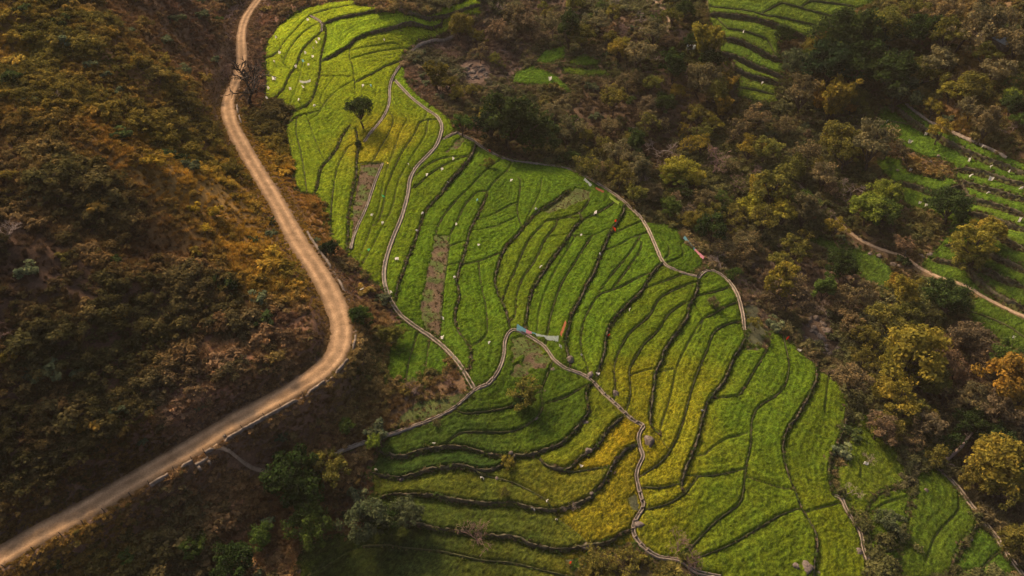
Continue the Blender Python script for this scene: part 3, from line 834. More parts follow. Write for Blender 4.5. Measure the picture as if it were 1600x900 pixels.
def mat_leaf(name, transl=.35):
    m, nt, out = new_mat(name)
    t = N(nt, 'ShaderNodeAttribute', attribute_name='tint', attribute_type='INSTANCER')
    v = N(nt, 'ShaderNodeAttribute', attribute_name='val')
    r = ramp(nt, v.outputs['Fac'], [(0, (.45, .5, .5)), (.5, (.95, 1, 1)), (1, (1.7, 1.55, 1.3))])
    c = mixc(nt, 'MULTIPLY', 1.0, t.outputs['Color'], r.outputs[0])
    d = N(nt, 'ShaderNodeBsdfDiffuse'); nt.links.new(c, d.inputs[0])
    tr = N(nt, 'ShaderNodeBsdfTranslucent'); nt.links.new(c, tr.inputs[0])
    mx = N(nt, 'ShaderNodeMixShader'); mx.inputs[0].default_value = transl
    nt.links.new(d.outputs[0], mx.inputs[1]); nt.links.new(tr.outputs[0], mx.inputs[2]); nt.links.new(mx.outputs[0], out.inputs['Surface'])
    return m


def mat_bark(name, col):
    m, nt, out = new_mat(name); tc = N(nt, 'ShaderNodeTexCoord')
    n = noise(nt, 6, 4, .7, tc.outputs['Object'])
    r = ramp(nt, n.outputs[0], [(.3, tuple(c * .6 for c in col)), (.7, tuple(c * 1.35 for c in col))])
    bsdf(nt, out, r.outputs[0], .9, (n.outputs[0], .6, .05))
    return m


def mat_simple(name, lo, hi, scale, rough=.9, bump=.5, dist=.05, detail=6):
    m, nt, out = new_mat(name); n = noise(nt, scale, detail, .65, pos(nt))
    r = ramp(nt, n.outputs[0], [(.32, lo), (.68, hi)])
    bsdf(nt, out, r.outputs[0], rough, (n.outputs[0], bump, dist))
    return m


def mat_road():
    m, nt, out = new_mat('dirt road'); P = pos(nt)
    a = N(nt, 'ShaderNodeAttribute', attribute_name='tint')
    n1 = noise(nt, .5, 6, .65, P); n2 = noise(nt, 4, 6, .7, P)
    v = ramp(nt, n1.outputs[0], [(.3, (.62, .60, .58)), (.7, (1.2, 1.2, 1.2))]); v2 = ramp(nt, n2.outputs[0], [(.3, (.75, .75, .75)), (.7, (1.22, 1.22, 1.22))])
    c = mixc(nt, 'MULTIPLY', 1.0, a.outputs['Color'], v.outputs[0]); c = mixc(nt, 'MULTIPLY', 1.0, c, v2.outputs[0])
    bsdf(nt, out, c, .95, (n2.outputs[0], .6, .06), .1)
    return m


M = dict(
    ground=mat_ground(), crop=mat_crop(), leaf=mat_leaf('leaves'), dry=mat_leaf('dry leaves', .25), road=mat_road(),
    bark=mat_bark('brown bark', (.07, .05, .035)), pale_bark=mat_bark('pale bark', (.30, .23, .19)), pink_bark=mat_bark('pinkish twigs', (.20, .125, .10)), dark_bark=mat_bark('dark bark', (.03, .022, .018)),
    stone=mat_simple('terrace stone', (.04, .042, .018), (.13, .105, .065), 1.6, .95, 1.0, .15), bund=mat_simple('bund earth', (.05, .06, .016), (.11, .105, .04), 2.5),
    concrete=mat_simple('channel concrete', (.16, .125, .09), (.36, .29, .22), 1.1, .9, .5), bed=mat_simple('channel bed', (.045, .038, .026), (.12, .10, .07), 2.0, .5),
    path=mat_simple('trodden earth', (.20, .14, .085), (.38, .27, .175), 1.5), rock=mat_simple('pale rock', (.055, .044, .034), (.22, .172, .14), 1.9, .9, .8, .2), parapet=mat_simple('parapet stone', (.07, .056, .042), (.25, .195, .15), 1.3),
    post=mat_simple('post wood', (.03, .025, .02), (.07, .055, .045), 5), mud=mat_simple('mud', (.06, .06, .035), (.10, .095, .05), .8, .55),
)


def cloth_mat(name, col):
    m, nt, out = new_mat(name); tc = N(nt, 'ShaderNodeTexCoord'); n = noise(nt, 3, 3, .6, tc.outputs['Object'])
    r = ramp(nt, n.outputs[0], [(.3, tuple(c * .8 for c in col)), (.7, tuple(min(1, c * 1.1) for c in col))])
    d = N(nt, 'ShaderNodeBsdfDiffuse'); nt.links.new(r.outputs[0], d.inputs[0]); t = N(nt, 'ShaderNodeBsdfTranslucent'); nt.links.new(r.outputs[0], t.inputs[0])
    mx = N(nt, 'ShaderNodeMixShader'); mx.inputs[0].default_value = .5
    nt.links.new(d.outputs[0], mx.inputs[1]); nt.links.new(t.outputs[0], mx.inputs[2]); nt.links.new(mx.outputs[0], out.inputs['Surface'])
    return m


CL = dict(white=cloth_mat('white rag', (.75, .72, .68)), blue=cloth_mat('blue cloth', (.22, .48, .56)), pink=cloth_mat('pink cloth', (.85, .35, .42)), pale=cloth_mat('pale cloth', (.72, .78, .70)), orange=cloth_mat('orange cloth', (.85, .28, .14)),
          red=cloth_mat('red cloth', (.75, .06, .02)), lime=cloth_mat('lime cloth', (.5, .65, .1)), yellow=cloth_mat('yellow cloth', (.75, .6, .08)), green=cloth_mat('green cloth', (.1, .5, .2)), grey=cloth_mat('grey sheet', (.45, .5, .52)))

# ------------------------------------------------------------------ the ground sheet
def blend_cols(x, y, table):
    """colour from place to place, nearest known places weigh most"""
    pts = on_land([t[0] for t in table], [t[1] for t in table])[:, :2]
    cols = np.array([t[2:5] for t in table])
    sh = x.shape; x = x.ravel(); y = y.ravel()
    num = np.zeros((len(x), 3), np.float32); den = np.zeros(len(x), np.float32); x = x.astype(np.float32); y = y.astype(np.float32)
    for (qx, qy), cc in zip(pts.astype(np.float32), cols):
        w = 1 / ((x - qx) ** 2 + (y - qy) ** 2 + np.float32(6.0)) ** 2
        den += w
        for ch in range(3):
            num[:, ch] += w * np.float32(cc[ch])
    out = num / den[:, None]
    return out.reshape(sh + (3,))


WILD_TINT = [  # slope colours; lower-left entries darker, with some corner vignette painted in
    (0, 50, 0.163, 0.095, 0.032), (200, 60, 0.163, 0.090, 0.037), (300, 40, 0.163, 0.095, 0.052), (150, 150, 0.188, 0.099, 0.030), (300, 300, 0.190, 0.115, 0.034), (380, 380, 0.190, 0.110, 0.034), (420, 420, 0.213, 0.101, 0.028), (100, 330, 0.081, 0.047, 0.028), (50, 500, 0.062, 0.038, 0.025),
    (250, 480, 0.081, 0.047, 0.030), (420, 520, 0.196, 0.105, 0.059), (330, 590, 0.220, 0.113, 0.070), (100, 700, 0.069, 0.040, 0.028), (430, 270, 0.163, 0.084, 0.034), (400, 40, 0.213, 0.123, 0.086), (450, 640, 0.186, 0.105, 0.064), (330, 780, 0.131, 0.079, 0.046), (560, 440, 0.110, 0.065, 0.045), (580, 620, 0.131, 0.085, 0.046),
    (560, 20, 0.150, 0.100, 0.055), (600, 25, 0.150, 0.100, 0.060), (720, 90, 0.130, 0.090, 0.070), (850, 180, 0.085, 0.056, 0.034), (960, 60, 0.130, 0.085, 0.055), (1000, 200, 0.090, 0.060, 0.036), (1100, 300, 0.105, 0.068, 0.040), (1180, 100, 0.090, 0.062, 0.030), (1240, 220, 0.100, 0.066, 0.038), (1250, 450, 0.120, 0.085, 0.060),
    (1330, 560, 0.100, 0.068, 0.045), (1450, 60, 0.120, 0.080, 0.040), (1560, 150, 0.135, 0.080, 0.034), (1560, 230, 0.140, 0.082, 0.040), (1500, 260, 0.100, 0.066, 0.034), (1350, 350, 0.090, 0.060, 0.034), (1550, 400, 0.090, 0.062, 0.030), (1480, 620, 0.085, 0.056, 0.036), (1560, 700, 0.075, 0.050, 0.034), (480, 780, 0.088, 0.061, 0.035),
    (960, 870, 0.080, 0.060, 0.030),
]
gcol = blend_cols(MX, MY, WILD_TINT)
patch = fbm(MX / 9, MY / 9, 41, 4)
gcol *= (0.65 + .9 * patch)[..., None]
fl = np.zeros(MX.shape)
w_ = window(GX, GY, fan_poly, 3); fl[w_] = in_poly(MX[w_], MY[w_], fan_poly)
for pp in plot_polys:
    w_ = window(GX, GY, pp, 2); fl[w_] = np.maximum(fl[w_], in_poly(MX[w_], MY[w_], pp))
fl = np.maximum(fl, strip_mask_g > .4)
soil = np.array([.085, .09, .028])
gcol = gcol * (1 - fl[..., None]) + soil * fl[..., None]
FCOL = dict(brown=(.125, .085, .052), grass=(.10, .115, .035), mud=(.075, .078, .042))
for kd, pp in fallow_polys:
    w_ = window(GX, GY, pp, 2); m_ = in_poly(MX[w_], MY[w_], pp)
    gg = fbm(MX[w_] / 1.7, MY[w_] / 1.7, 27, 3)[..., None]
    mixd = np.array(FCOL[kd]) * (.6 + .8 * gg) * (1 - sstep(.42, .62, gg)) + np.array([.075, .10, .025]) * sstep(.42, .62, gg)
    gcol[w_][m_] = (mixd if kd != 'mud' else np.array(FCOL[kd]) * (.8 + .4 * gg))[m_]
rw = sstep(5.2, 2.6, rd + np.interp(MY, [120, 200], [0, 1.3]))
gcol = gcol * (1 - rw[..., None]) + np.array([.15, .095, .062]) * rw[..., None]
gv = np.stack([MX, MY, GZ], -1).reshape(-1, 3)
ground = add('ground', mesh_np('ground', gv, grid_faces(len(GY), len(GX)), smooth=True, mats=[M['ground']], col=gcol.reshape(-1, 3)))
tag(ground, 'brown scrubby valley slopes and terraced ground', None, kind='structure')

# ------------------------------------------------------------------ the dirt road
hw = np.interp(road_w[:, 1], [60, 120, 170, 210, 280], [1.95, 1.95, 1.65, 1.4, 1.3]) + .5 * (fbm(np.arange(len(road_w)) / 9, np.zeros(len(road_w)), 5) - .5)
us = np.array([-1.25, -1.0, -.8, -.62, -.5, -.38, -.2, 0, .2, .38, .5, .62, .8, 1.0, 1.25])
hs = np.array([-.35, .02, .05, .01, -.02, .01, .06, .08, .06, .01, -.02, .01, .05, .02, -.35]) + .06
prof = np.stack([us[None] * hw[:, None], np.broadcast_to(hs, (len(road_w), len(us)))], -1)
v, f = sweep(road_w, prof, .012, 3)
track = np.array([.42, .52, .68, 1.0, 1.14, 1.02, .80, .68, .80, 1.02, 1.14, 1.0, .72, .54, .42])
rc = np.array([.335, .218, .122])[None, None] * track[None, :, None] * (.8 + .4 * fbm(np.arange(len(road_w))[:, None] / 6 + us[None] * 0, us[None] * 2 + 0 * np.arange(len(road_w))[:, None], 9))[..., None]
road = add('road', mesh_np('road', v, f, smooth=True, mats=[M['road']], col=rc.reshape(-1, 3)))
tag(road, 'pale winding dirt road with two wheel tracks', None, kind='structure')
for P_ in path_w:
    p = P_['p'].copy(); p[:, 2] = gz(p[:, 0], p[:, 1])
    ww = P_['w'] * (.8 + .4 * fbm(np.arange(len(p)) / 4, np.zeros(len(p)), 8))
    pr = np.stack([np.array([-.6, -.4, 0, .4, .6])[None] * ww[:, None], np.broadcast_to(np.array([-.2, .12, .10, .12, -.2]), (len(p), 5))], -1)
    v, f = sweep(p, pr, .02, 4)
    o = add(P_['name'], mesh_np('footpath', v, f, smooth=True, mats=[M['path']]))
    tag(o, P_['label'], None, kind='structure')
# ------------------------------------------------------------------ crops: every bed between bunds is a field of its own
CS = .205
cx_ = np.arange(-74, 146, CS); cy_ = np.arange(60, 268, CS)
KX, KY = np.meshgrid(cx_, cy_)
edge = np.full(KX.shape, -9.0)           # metres inside a field (positive inside)
inside = np.zeros(KX.shape, bool)


def soft_edge(poly):
    w = window(cx_, cy_, poly, 2)
    if KX[w].size == 0:
        return
    m = in_poly(KX[w], KY[w], poly)
    cl = np.concatenate([poly, poly[:1]])
    c3 = np.concatenate([cl, np.zeros((len(cl), 1))], 1)
    d, s, al, tot = line_dist(KX[w], KY[w], c3)
    e = np.where(m, d, -d)
    edge[w] = np.maximum(edge[w], e)


soft_edge(fan_poly)
for pp in plot_polys:
    soft_edge(pp)
for p, hw in strip_lines:
    wid = hw * np.linalg.norm(p[len(p) // 2] - CAM) / FPX * 1.3
    w = window(cx_, cy_, p, wid + 2)
    if KX[w].size == 0:
        continue
    d, s, al, tot = line_dist(KX[w], KY[w], p)
    wv = wid * (.75 + .5 * vnoise(al / 5, al * 0, 21)) * sstep(-.5, 3, np.minimum(al, tot - al))
    edge[w] = np.maximum(edge[w], wv - d)
for kd, pp in fallow_polys:
    w = window(cx_, cy_, pp, 2)
    if KX[w].size == 0:
        continue
    m = in_poly(KX[w], KY[w], pp)
    cl = np.concatenate([pp, pp[:1]]); c3 = np.concatenate([cl, np.zeros((len(cl), 1))], 1)
    d, s, al, tot = line_dist(KX[w], KY[w], c3)
    edge[w] = np.minimum(edge[w], np.where(m, -d, d) + 1.1 * (fbm(KX[w] / 1.3, KY[w] / 1.3, 37, 3) - .5))
GAP = {'b': .55, 't': .17, 'm': .09, 'n': .08}
wob = .17 * (fbm(KX / 1.6, KY / 1.6, 77, 3) - .5)
for L in lines_w:
    w = window(cx_, cy_, L['p'], 2.5)
    if KX[w].size == 0:
        continue
    d, s, al, tot = line_dist(KX[w], KY[w], resample(L['p'], 1.3))
    g = GAP[L['kind']] * (.55 + .75 * vnoise(al / 3.1, al * 0 + len(L['p']), 19))
    off = np.where(s == L['sg'], g * 1.25, g * .75)     # the gap lies mostly below the step
    edge[w] = np.minimum(edge[w], d - off)
for c in chan_w:
    w = window(cx_, cy_, c['p'], 2.5)
    d, s, al, tot = line_dist(KX[w], KY[w], resample(c['p'], 1.2))
    edge[w] = np.minimum(edge[w], d - c['w'] * .40 - .05)
for P_ in path_w:
    w = window(cx_, cy_, P_['p'], 2.5)
    if KX[w].size:
        d, s, al, tot = line_dist(KX[w], KY[w], P_['p'])
        edge[w] = np.minimum(edge[w], d - P_['w'] * .6 - .2)
edge += wob
mask = edge > .02

# label the separate beds (runs joined row by row)
parent_ = []


def find(a):
    while parent_[a] != a:
        parent_[a] = parent_[parent_[a]]; a = parent_[a]
    return a


lab = np.full(mask.shape, -1, np.int32); prev = []
for j in range(mask.shape[0]):
    r = np.flatnonzero(np.diff(np.r_[0, mask[j].astype(np.int8), 0]))
    cur = []
    pi = 0
    for s0, e0 in zip(r[0::2], r[1::2]):
        idn = len(parent_); parent_.append(idn)
        lab[j, s0:e0] = idn
        while pi < len(prev) and prev[pi][1] <= s0:
            pi += 1
        q = pi
        while q < len(prev) and prev[q][0] < e0:
            a, b = find(prev[q][2]), find(idn)
            if a != b:
                parent_[max(a, b)] = min(a, b)
            q += 1
        cur.append((s0, e0, idn))
    prev = cur
roots = np.array([find(i) for i in range(len(parent_))], np.int32)
lab = np.where(lab >= 0, roots[np.maximum(lab, 0)], -1)
ids, cnt = np.unique(lab[lab >= 0], return_counts=True)
keep = ids[cnt * CS * CS > 3.5]

kz = gz(KX, KY)
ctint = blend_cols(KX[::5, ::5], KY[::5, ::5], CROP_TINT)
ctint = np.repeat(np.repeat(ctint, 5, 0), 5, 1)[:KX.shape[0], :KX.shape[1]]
hgt = (.08 + .22 * sstep(0, .45, edge)) * (.85 + .3 * fbm(KX / 2.2, KY / 2.2, 31, 3))
jit = (hash2(np.arange(KX.size).reshape(KX.shape), KX * 0, 5) - .5)
clump = .75 * vnoise(KX / .55, KY / .55, 61) + .25 * vnoise(KX / 1.4, KY / 1.4, 62) - .5
rows = np.sin(edge * 2 * math.pi / 1.35 + 2.5 * fbm(KX / 4, KY / 4, 63, 2)) * np.clip(edge / .6, 0, 1) * (edge < 6)
cz = kz + hgt + (jit * .25 + clump * .26 + rows * .042) * sstep(0, .3, edge)
yel = np.clip((ctint[..., 0] / ctint[..., 1] - .78) / .35, 0, 1)         # flowering plots
spot = hash2(np.arange(KX.size).reshape(KX.shape), KX * 0, 15)
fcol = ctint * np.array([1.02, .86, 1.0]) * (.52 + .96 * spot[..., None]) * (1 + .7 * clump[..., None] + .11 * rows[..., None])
fcol = np.where((spot > .76)[..., None], fcol * (1 - yel[..., None]) + np.array([.32, .27, .015]) * yel[..., None], fcol)
streak = fbm(KX / 3.5, KY / 3.5, 91, 4)
fcol *= (.78 + .44 * streak)[..., None]
n_field = 0
for idn in keep:
    jj, ii = np.nonzero(lab == idn)
    j0, j1, i0, i1 = jj.min(), jj.max() + 1, ii.min(), ii.max() + 1
    sub = lab[j0:j1, i0:i1] == idn
    # grow by one ring that dips into the ground, so that the bed has a real edge
    pad = np.zeros((sub.shape[0] + 2, sub.shape[1] + 2), bool); pad[1:-1, 1:-1] = sub
    ring = pad.copy()
    for dj in (-1, 0, 1):
        for di in (-1, 0, 1):
            ring |= np.roll(np.roll(pad, dj, 0), di, 1)
    jj0, ii0 = j0 - 1, i0 - 1
    js, is_ = np.nonzero(ring)
    gj = np.clip(js + jj0, 0, KX.shape[0] - 1); gi = np.clip(is_ + ii0, 0, KX.shape[1] - 1)
    inner = pad[js, is_]
    ex = KX[gj, gi]; ey = KY[gj, gi]
    zz = np.where(inner, cz[gj, gi], kz[gj, gi] - .04)
    own_ = ctint[jj, ii].mean(0); share = .7 if len(jj) * CS * CS < 320 else .25      # each bed was sown with one crop
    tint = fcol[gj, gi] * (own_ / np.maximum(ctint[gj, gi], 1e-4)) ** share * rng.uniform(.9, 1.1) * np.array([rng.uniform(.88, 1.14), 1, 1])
    idx = np.full(ring.shape, -1); idx[js, is_] = np.arange(len(js))
    q = np.stack([idx[:-1, :-1], idx[:-1, 1:], idx[1:, 1:], idx[1:, :-1]], -1).reshape(-1, 4)
    q = q[(q >= 0).all(1)]
    mid = np.array([KX[jj, ii].mean(), KY[jj, ii].mean()])
    kk_ = np.argmin((KX[jj, ii] - mid[0]) ** 2 + (KY[jj, ii] - mid[1]) ** 2)
    p0 = np.array([KX[jj[kk_], ii[kk_]], KY[jj[kk_], ii[kk_]], kz[jj[kk_], ii[kk_]]])
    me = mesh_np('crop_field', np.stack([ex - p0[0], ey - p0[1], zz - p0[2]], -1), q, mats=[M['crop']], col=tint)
    o = add('crop_field', me, loc=p0)
    t = tint.mean(0)
    area = len(jj) * CS * CS
    d = 'golden yellow flowering' if t[0] > t[1] * .92 else 'yellow green' if t[0] > t[1] * .68 else 'dark green' if t[1] < .1 else 'bright green' if t[1] > .19 else 'mid green'
    sz = 'large' if area > 180 else 'narrow' if area < 50 else 'mid sized'
    tag_later(o, f'{sz} {d} crop bed', None, 'terraced crop beds', project(p0), kind='structure')
    n_field += 1
print('fields', n_field, 'lines', len(lines_w))

# ------------------------------------------------------------------ terrace walls and bunds
for k, L in enumerate(lines_w):
    p = resample(L['p'], .5)
    if L['kind'] == 'n':
        continue
    t = tangents(p); nr = np.stack([t[:, 1], -t[:, 0]], -1) * L['sg']       # towards the low side
    stone = L['kind'] in 'tb'
    zu = gz(p[:, 0] - nr[:, 0] * .7, p[:, 1] - nr[:, 1] * .7); zl = gz(p[:, 0] + nr[:, 0] * .75, p[:, 1] + nr[:, 1] * .75)
    zu = np.maximum(zu, zl + .05)
    n = len(p); r_ = np.random.default_rng(k)
    th = .10 if stone else .05
    top = zu + (-.07 if stone else -.06) + r_.normal(0, .09 if stone else .03, n)
    cols_ = [(-th, zu - .35), (-th * .9, top), (th * .2, top + r_.normal(0, .05, n)), (th * .9, top - .05), (th * 1.15, zl * .55 + zu * .45), (th * 1.4, zl * .9 + zu * .1), (th * 1.6, zl - .35)]
    v = np.empty((n, len(cols_), 3))
    for c_, (off, zz) in enumerate(cols_):
        oo = off + r_.normal(0, .10 if stone else .03, n) + (.35 * (vnoise(np.arange(n) / 5.0, np.zeros(n) + k, 7) - .5) if stone else 0)
        v[:, c_, :2] = p[:, :2] + nr * oo[:, None] if np.ndim(oo) else p[:, :2] + nr * oo
        v[:, c_, 2] = zz
    c0 = p[n // 2].copy(); c0[2] = zl[n // 2]
    f = grid_faces(n, len(cols_))
    if L['sg'] < 0:
        f = f[:, ::-1]
    nm = 'terrace_wall' if L['kind'] == 't' else 'terrace_bank' if stone else 'field_bund'
    o = add(nm, mesh_np(nm, v.reshape(-1, 3) - c0, f, mats=[M['stone'] if stone else M['bund']]), loc=c0)
    px = project(c0)
    if stone:
        tag_later(o, ('long' if len(p) > 80 else 'short') + (' dark stone terrace wall' if L['kind'] == 't' else ' brown grassy terrace bank'), 'wall' if L['kind'] == 't' else 'bank', 'stone terrace walls' if L['kind'] == 't' else 'grassy terrace banks', px)
    else:
        tag_later(o, ('long' if len(p) > 60 else 'short') + ' dark earth bund', 'bund', 'earth bunds between crop beds', px)

# ------------------------------------------------------------------ irrigation channels
for k, c in enumerate(chan_w):
    p = resample(c['p'], .45)
    z = gz(p[:, 0], p[:, 1]) + .30
    t = tangents(p); nr = np.stack([t[:, 1], -t[:, 0]], -1)
    z = np.maximum(z, np.maximum(gz(p[:, 0] + nr[:, 0], p[:, 1] + nr[:, 1]), gz(p[:, 0] - nr[:, 0], p[:, 1] - nr[:, 1])))
    kk = np.ones(9) / 9
    if len(z) > 12:
        z = np.r_[z[:4], np.convolve(z, kk, 'valid'), z[-4:]]
    p[:, 2] = z
    w = c['w'] * .40; th = w * .42
    c0 = p[len(p) // 2].copy()
    root = add('irrigation_channel', None, loc=c0)
    lo = p - c0
    r_ = np.random.default_rng(k)
    for sd_ in (-1, 1):
        a, b = sd_ * (w - th), sd_ * w
        pr = np.array([(a, -.3), (a, .13), (b, .15), (b * 1.05, -.6)]) if sd_ > 0 else np.array([(b * 1.05, -.6), (b, .15), (a, .13), (a, -.3)])
        pr = np.broadcast_to(pr, (len(p), 4, 2)).copy(); pr[..., 1] += r_.normal(0, .035, (len(p), 1)) - .12 * (vnoise(np.arange(len(p)) / 7, np.zeros(len(p)) + k, 3 + sd_) > .66)[:, None]; pr[..., 0] += r_.normal(0, .03, (len(p), 4))
        v, f = sweep(lo, pr, .008, k)
        add('side_wall', mesh_np('side_wall', v, f, mats=[M['concrete']]), root)
    v, f = sweep(lo, [(-(w - th), -.08), (0, -.1), (w - th, -.08)], 0, k)
    add('channel_bed', mesh_np('channel_bed', v, f, mats=[M['bed']]), root)
    if 'hooking' in c['name']:
        px = project(p)
        last = -9
        for q in range(len(p)):
            if (px[q, 1] > 590 and (px[q, 1] < 665 or px[q, 1] > 750)) and q - last >= 3 and r_.random() < .75 and px[q, 1] < 868:
                last = q
                an = math.atan2(t[q, 1], t[q, 0])
                L_, W_, H_ = .26, w * 1.7, .24
                vv = np.array([(sx * L_ / 2, sy * W_ / 2, sz * H_) for sz in (0, 1) for sx in (-1, 1) for sy in (-1, 1)]) + r_.normal(0, .02, (8, 3))
                ff = np.array([(0, 1, 3, 2), (4, 6, 7, 5), (0, 4, 5, 1), (2, 3, 7, 6), (0, 2, 6, 4), (1, 5, 7, 3)])
                add('step_slab', mesh_np('step_slab', vv, ff, mats=[M['parapet']]), root, loc=lo[q] + np.array([0, 0, -.05]), rot=(0, 0, an))
    tag(root, 'pale concrete ' + c['name'], 'channel', 'irrigation channels')

# ------------------------------------------------------------------ parapet and posts along the road
def road_side(px_list, off):
    w = on_land(*np.array(px_list, float).T)
    return w


PARAPETS = [
    ([(473, 370), (490, 397), (510, 423), (527, 447), (537, 473), (543, 497), (545, 527), (541, 550), (530, 570), (505, 596)], 'long low stone parapet round the outside of the hairpin'),
    ([(500, 600), (470, 622), (440, 636), (400, 653), (360, 672), (308, 698)], 'low stone parapet along the lower straight above the culvert'),
    ([(293, 709), (270, 724), (249, 737)], 'short pale parapet on the lower straight below the culvert'),
    ([(244, 741), (232, 748)], 'broken stub of parapet on the lower straight'),
    ([(365, 172), (370, 185), (377, 200)], 'short parapet stub at the bend under the bare tree'),
]
rt = tangents(road_w)
road_half = np.interp(road_w[:, 1], [60, 120, 170, 210, 280], [2.1, 2.15, 1.8, 1.5, 1.4]); rn = np.stack([rt[:, 1], -rt[:, 0]], -1)
for k, (pts, lb) in enumerate(PARAPETS):
    w = resample(on_land(*np.array(pts, float).T), .5)
    # stand on the outer edge of the road
    q = np.array([np.argmin(((road_w[:, :2] - a[:2]) ** 2).sum(1)) for a in w])
    side = 1.0
    i0, i1 = sorted((q[0], q[-1]))
    seg = road_w[i0:i1 + 1].copy() if i1 - i0 > 2 else road_w[i0:i0 + 4].copy()
    seg[:, :2] += rn[i0:i0 + len(seg)] * side * (road_half[i0] + .55)
    seg = resample(seg, .5); c0 = seg[len(seg) // 2].copy()
    v, f = sweep(seg - c0, np.array([[(-.2, -.9), (-.19, .42), (.19, .45), (.22, -1.2)]]) - np.stack([np.zeros((len(seg), 4)), np.array([0, 1, 1, 0])[None] * (.5 * (vnoise(np.arange(len(seg)) / 5, np.zeros(len(seg)) + k, 13) > .58))[:, None]], -1), .045, k)
    o = add('parapet', mesh_np('parapet', v, f, mats=[M['parapet']]), loc=c0)
    tag(o, lb, 'parapet', 'stone parapets along the road')
POSTS = [(10, 877), (50, 852), (88, 827), (125, 805), (159, 783), (192, 763), (227, 742), (257, 722), (289, 699), (307, 690), (343, 674), (374, 657), (405, 642), (435, 627), (465, 612)]
pw = on_land(*np.array(POSTS, float).T)
for k, a in enumerate(pw):
    q = int(np.argmin(((road_w[:, :2] - a[:2]) ** 2).sum(1)))
    x, y = road_w[q, :2] + rn[q] * (ROAD_HALF + .15) * (1 if ((a[:2] - road_w[q, :2]) * rn[q]).sum() > -3 else 1)
    z = road_w[q, 2] - .1
    n8 = 6; h = 1.15
    an = np.arange(n8) / n8 * 2 * math.pi
    lv = np.concatenate([np.stack([np.cos(an) * rr, np.sin(an) * rr, np.full(n8, hh)], -1) for rr, hh in ((.075, -.1), (.065, h * .6), (.06, h), (.03, h + .04))])
    ff = np.concatenate([np.stack([np.arange(n8) + b * n8, (np.arange(n8) + 1) % n8 + b * n8, (np.arange(n8) + 1) % n8 + (b + 1) * n8, np.arange(n8) + (b + 1) * n8], -1) for b in range(3)])
    o = add('road_post', mesh_np('road_post', lv, [ff, np.array([[18, 19, 20, 21], [18, 21, 22, 23]])], mats=[M['post']]), loc=(x, y, z), rot=(rng.normal(0, .06), rng.normal(0, .06) - .1, 0))
    tag(o, f'thin dark wooden post on the road edge, {ORD[k]} from the bottom left', 'post', 'posts along the road')
# ------------------------------------------------------------------ plants
def tube(path, radii, sides=5):
    path = np.asarray(path, float); n = len(path)
    d = np.gradient(path, axis=0); d /= np.maximum(np.linalg.norm(d, axis=1), 1e-6)[:, None]
    ref = np.where(np.abs(d[:, 2:3]) > .9, np.array([[1., 0, 0]]), np.array([[0, 0, 1.]]))
    a = np.cross(d, ref); a /= np.maximum(np.linalg.norm(a, axis=1), 1e-6)[:, None]; b = np.cross(d, a)
    an = np.arange(sides) / sides * 2 * math.pi
    v = path[:, None] + (a[:, None] * np.cos(an)[None, :, None] + b[:, None] * np.sin(an)[None, :, None]) * np.asarray(radii)[:, None, None]
    i = np.arange(n * sides).reshape(n, sides)
    f = np.stack([i[:-1], np.roll(i, -1, 1)[:-1], np.roll(i, -1, 1)[1:], i[1:]], -1).reshape(-1, 4)
    return v.reshape(-1, 3), f


def merge(parts):
    vs_, fs_, n = [], [], 0
    for v, f in parts:
        vs_.append(v); fs_.append(f + n); n += len(v)
    return np.concatenate(vs_), np.concatenate(fs_)


def leaf_cards(r_, centres, radii, n_per, size, flat=.0, up=.35, squash=1.0, long=1.0):
    """leaf sprays spread through round clumps; returns verts, faces, value per vertex"""
    k = len(centres); idx = np.repeat(np.arange(k), n_per); n = len(idx)
    d = r_.normal(size=(n, 3)); d /= np.linalg.norm(d, axis=1)[:, None]
    rad = r_.random(n) ** .45
    off = d * (rad * radii[idx])[:, None]; off[:, 2] *= squash
    c = centres[idx] + off
    nrm = d * .6 + r_.normal(size=(n, 3)) * .55 + np.array([0, 0, up]); nrm /= np.linalg.norm(nrm, axis=1)[:, None]
    ref = r_.normal(size=(n, 3)); a = np.cross(nrm, ref); a /= np.linalg.norm(a, axis=1)[:, None]; b = np.cross(nrm, a)
    s = size * r_.uniform(.6, 1.4, n)
    v = np.empty((n, 4, 3))
    v[:, 0] = c - a * (s * long)[:, None]; v[:, 1] = c - b * (s * .62)[:, None] + nrm * (s * .18)[:, None]; v[:, 2] = c + a * (s * long)[:, None]; v[:, 3] = c + b * (s * .62)[:, None] + nrm * (s * .18)[:, None]
    clump = r_.uniform(.25, .75, k)[idx] + r_.normal(0, .16, n)
    val = np.repeat(np.clip(clump, 0, 1), 4)
    return v.reshape(-1, 3), np.arange(n * 4).reshape(n, 4), val


def crown_lobes(r_, R_, h0, H, n, shape):
    """clump centres in the crown volume; unit crown radius R_, from height h0 to H"""
    c = []; rad = []
    while len(c) < n:
        d = r_.normal(size=3); d /= np.linalg.norm(d)
        if d[2] < -.55:
            continue
        q = r_.uniform(.55, .92) if r_.random() < .8 else r_.uniform(.1, .5)
        ang = math.atan2(d[1], d[0])
        lob = 1 + .22 * math.sin(2 * ang + shape) + .16 * math.sin(3 * ang + 2.1 * shape) + .10 * math.sin(5 * ang + 3.3 * shape)
        mid = (h0 + H) / 2
        p = np.array([d[0] * R_ * q * lob, d[1] * R_ * q * lob, mid + d[2] * (H - h0) / 2 * q * (1 + .12 * math.sin(ang * 2 + shape * 5))])
        c.append(p); rad.append(R_ * r_.uniform(.11, .33))
    return np.array(c), np.array(rad)


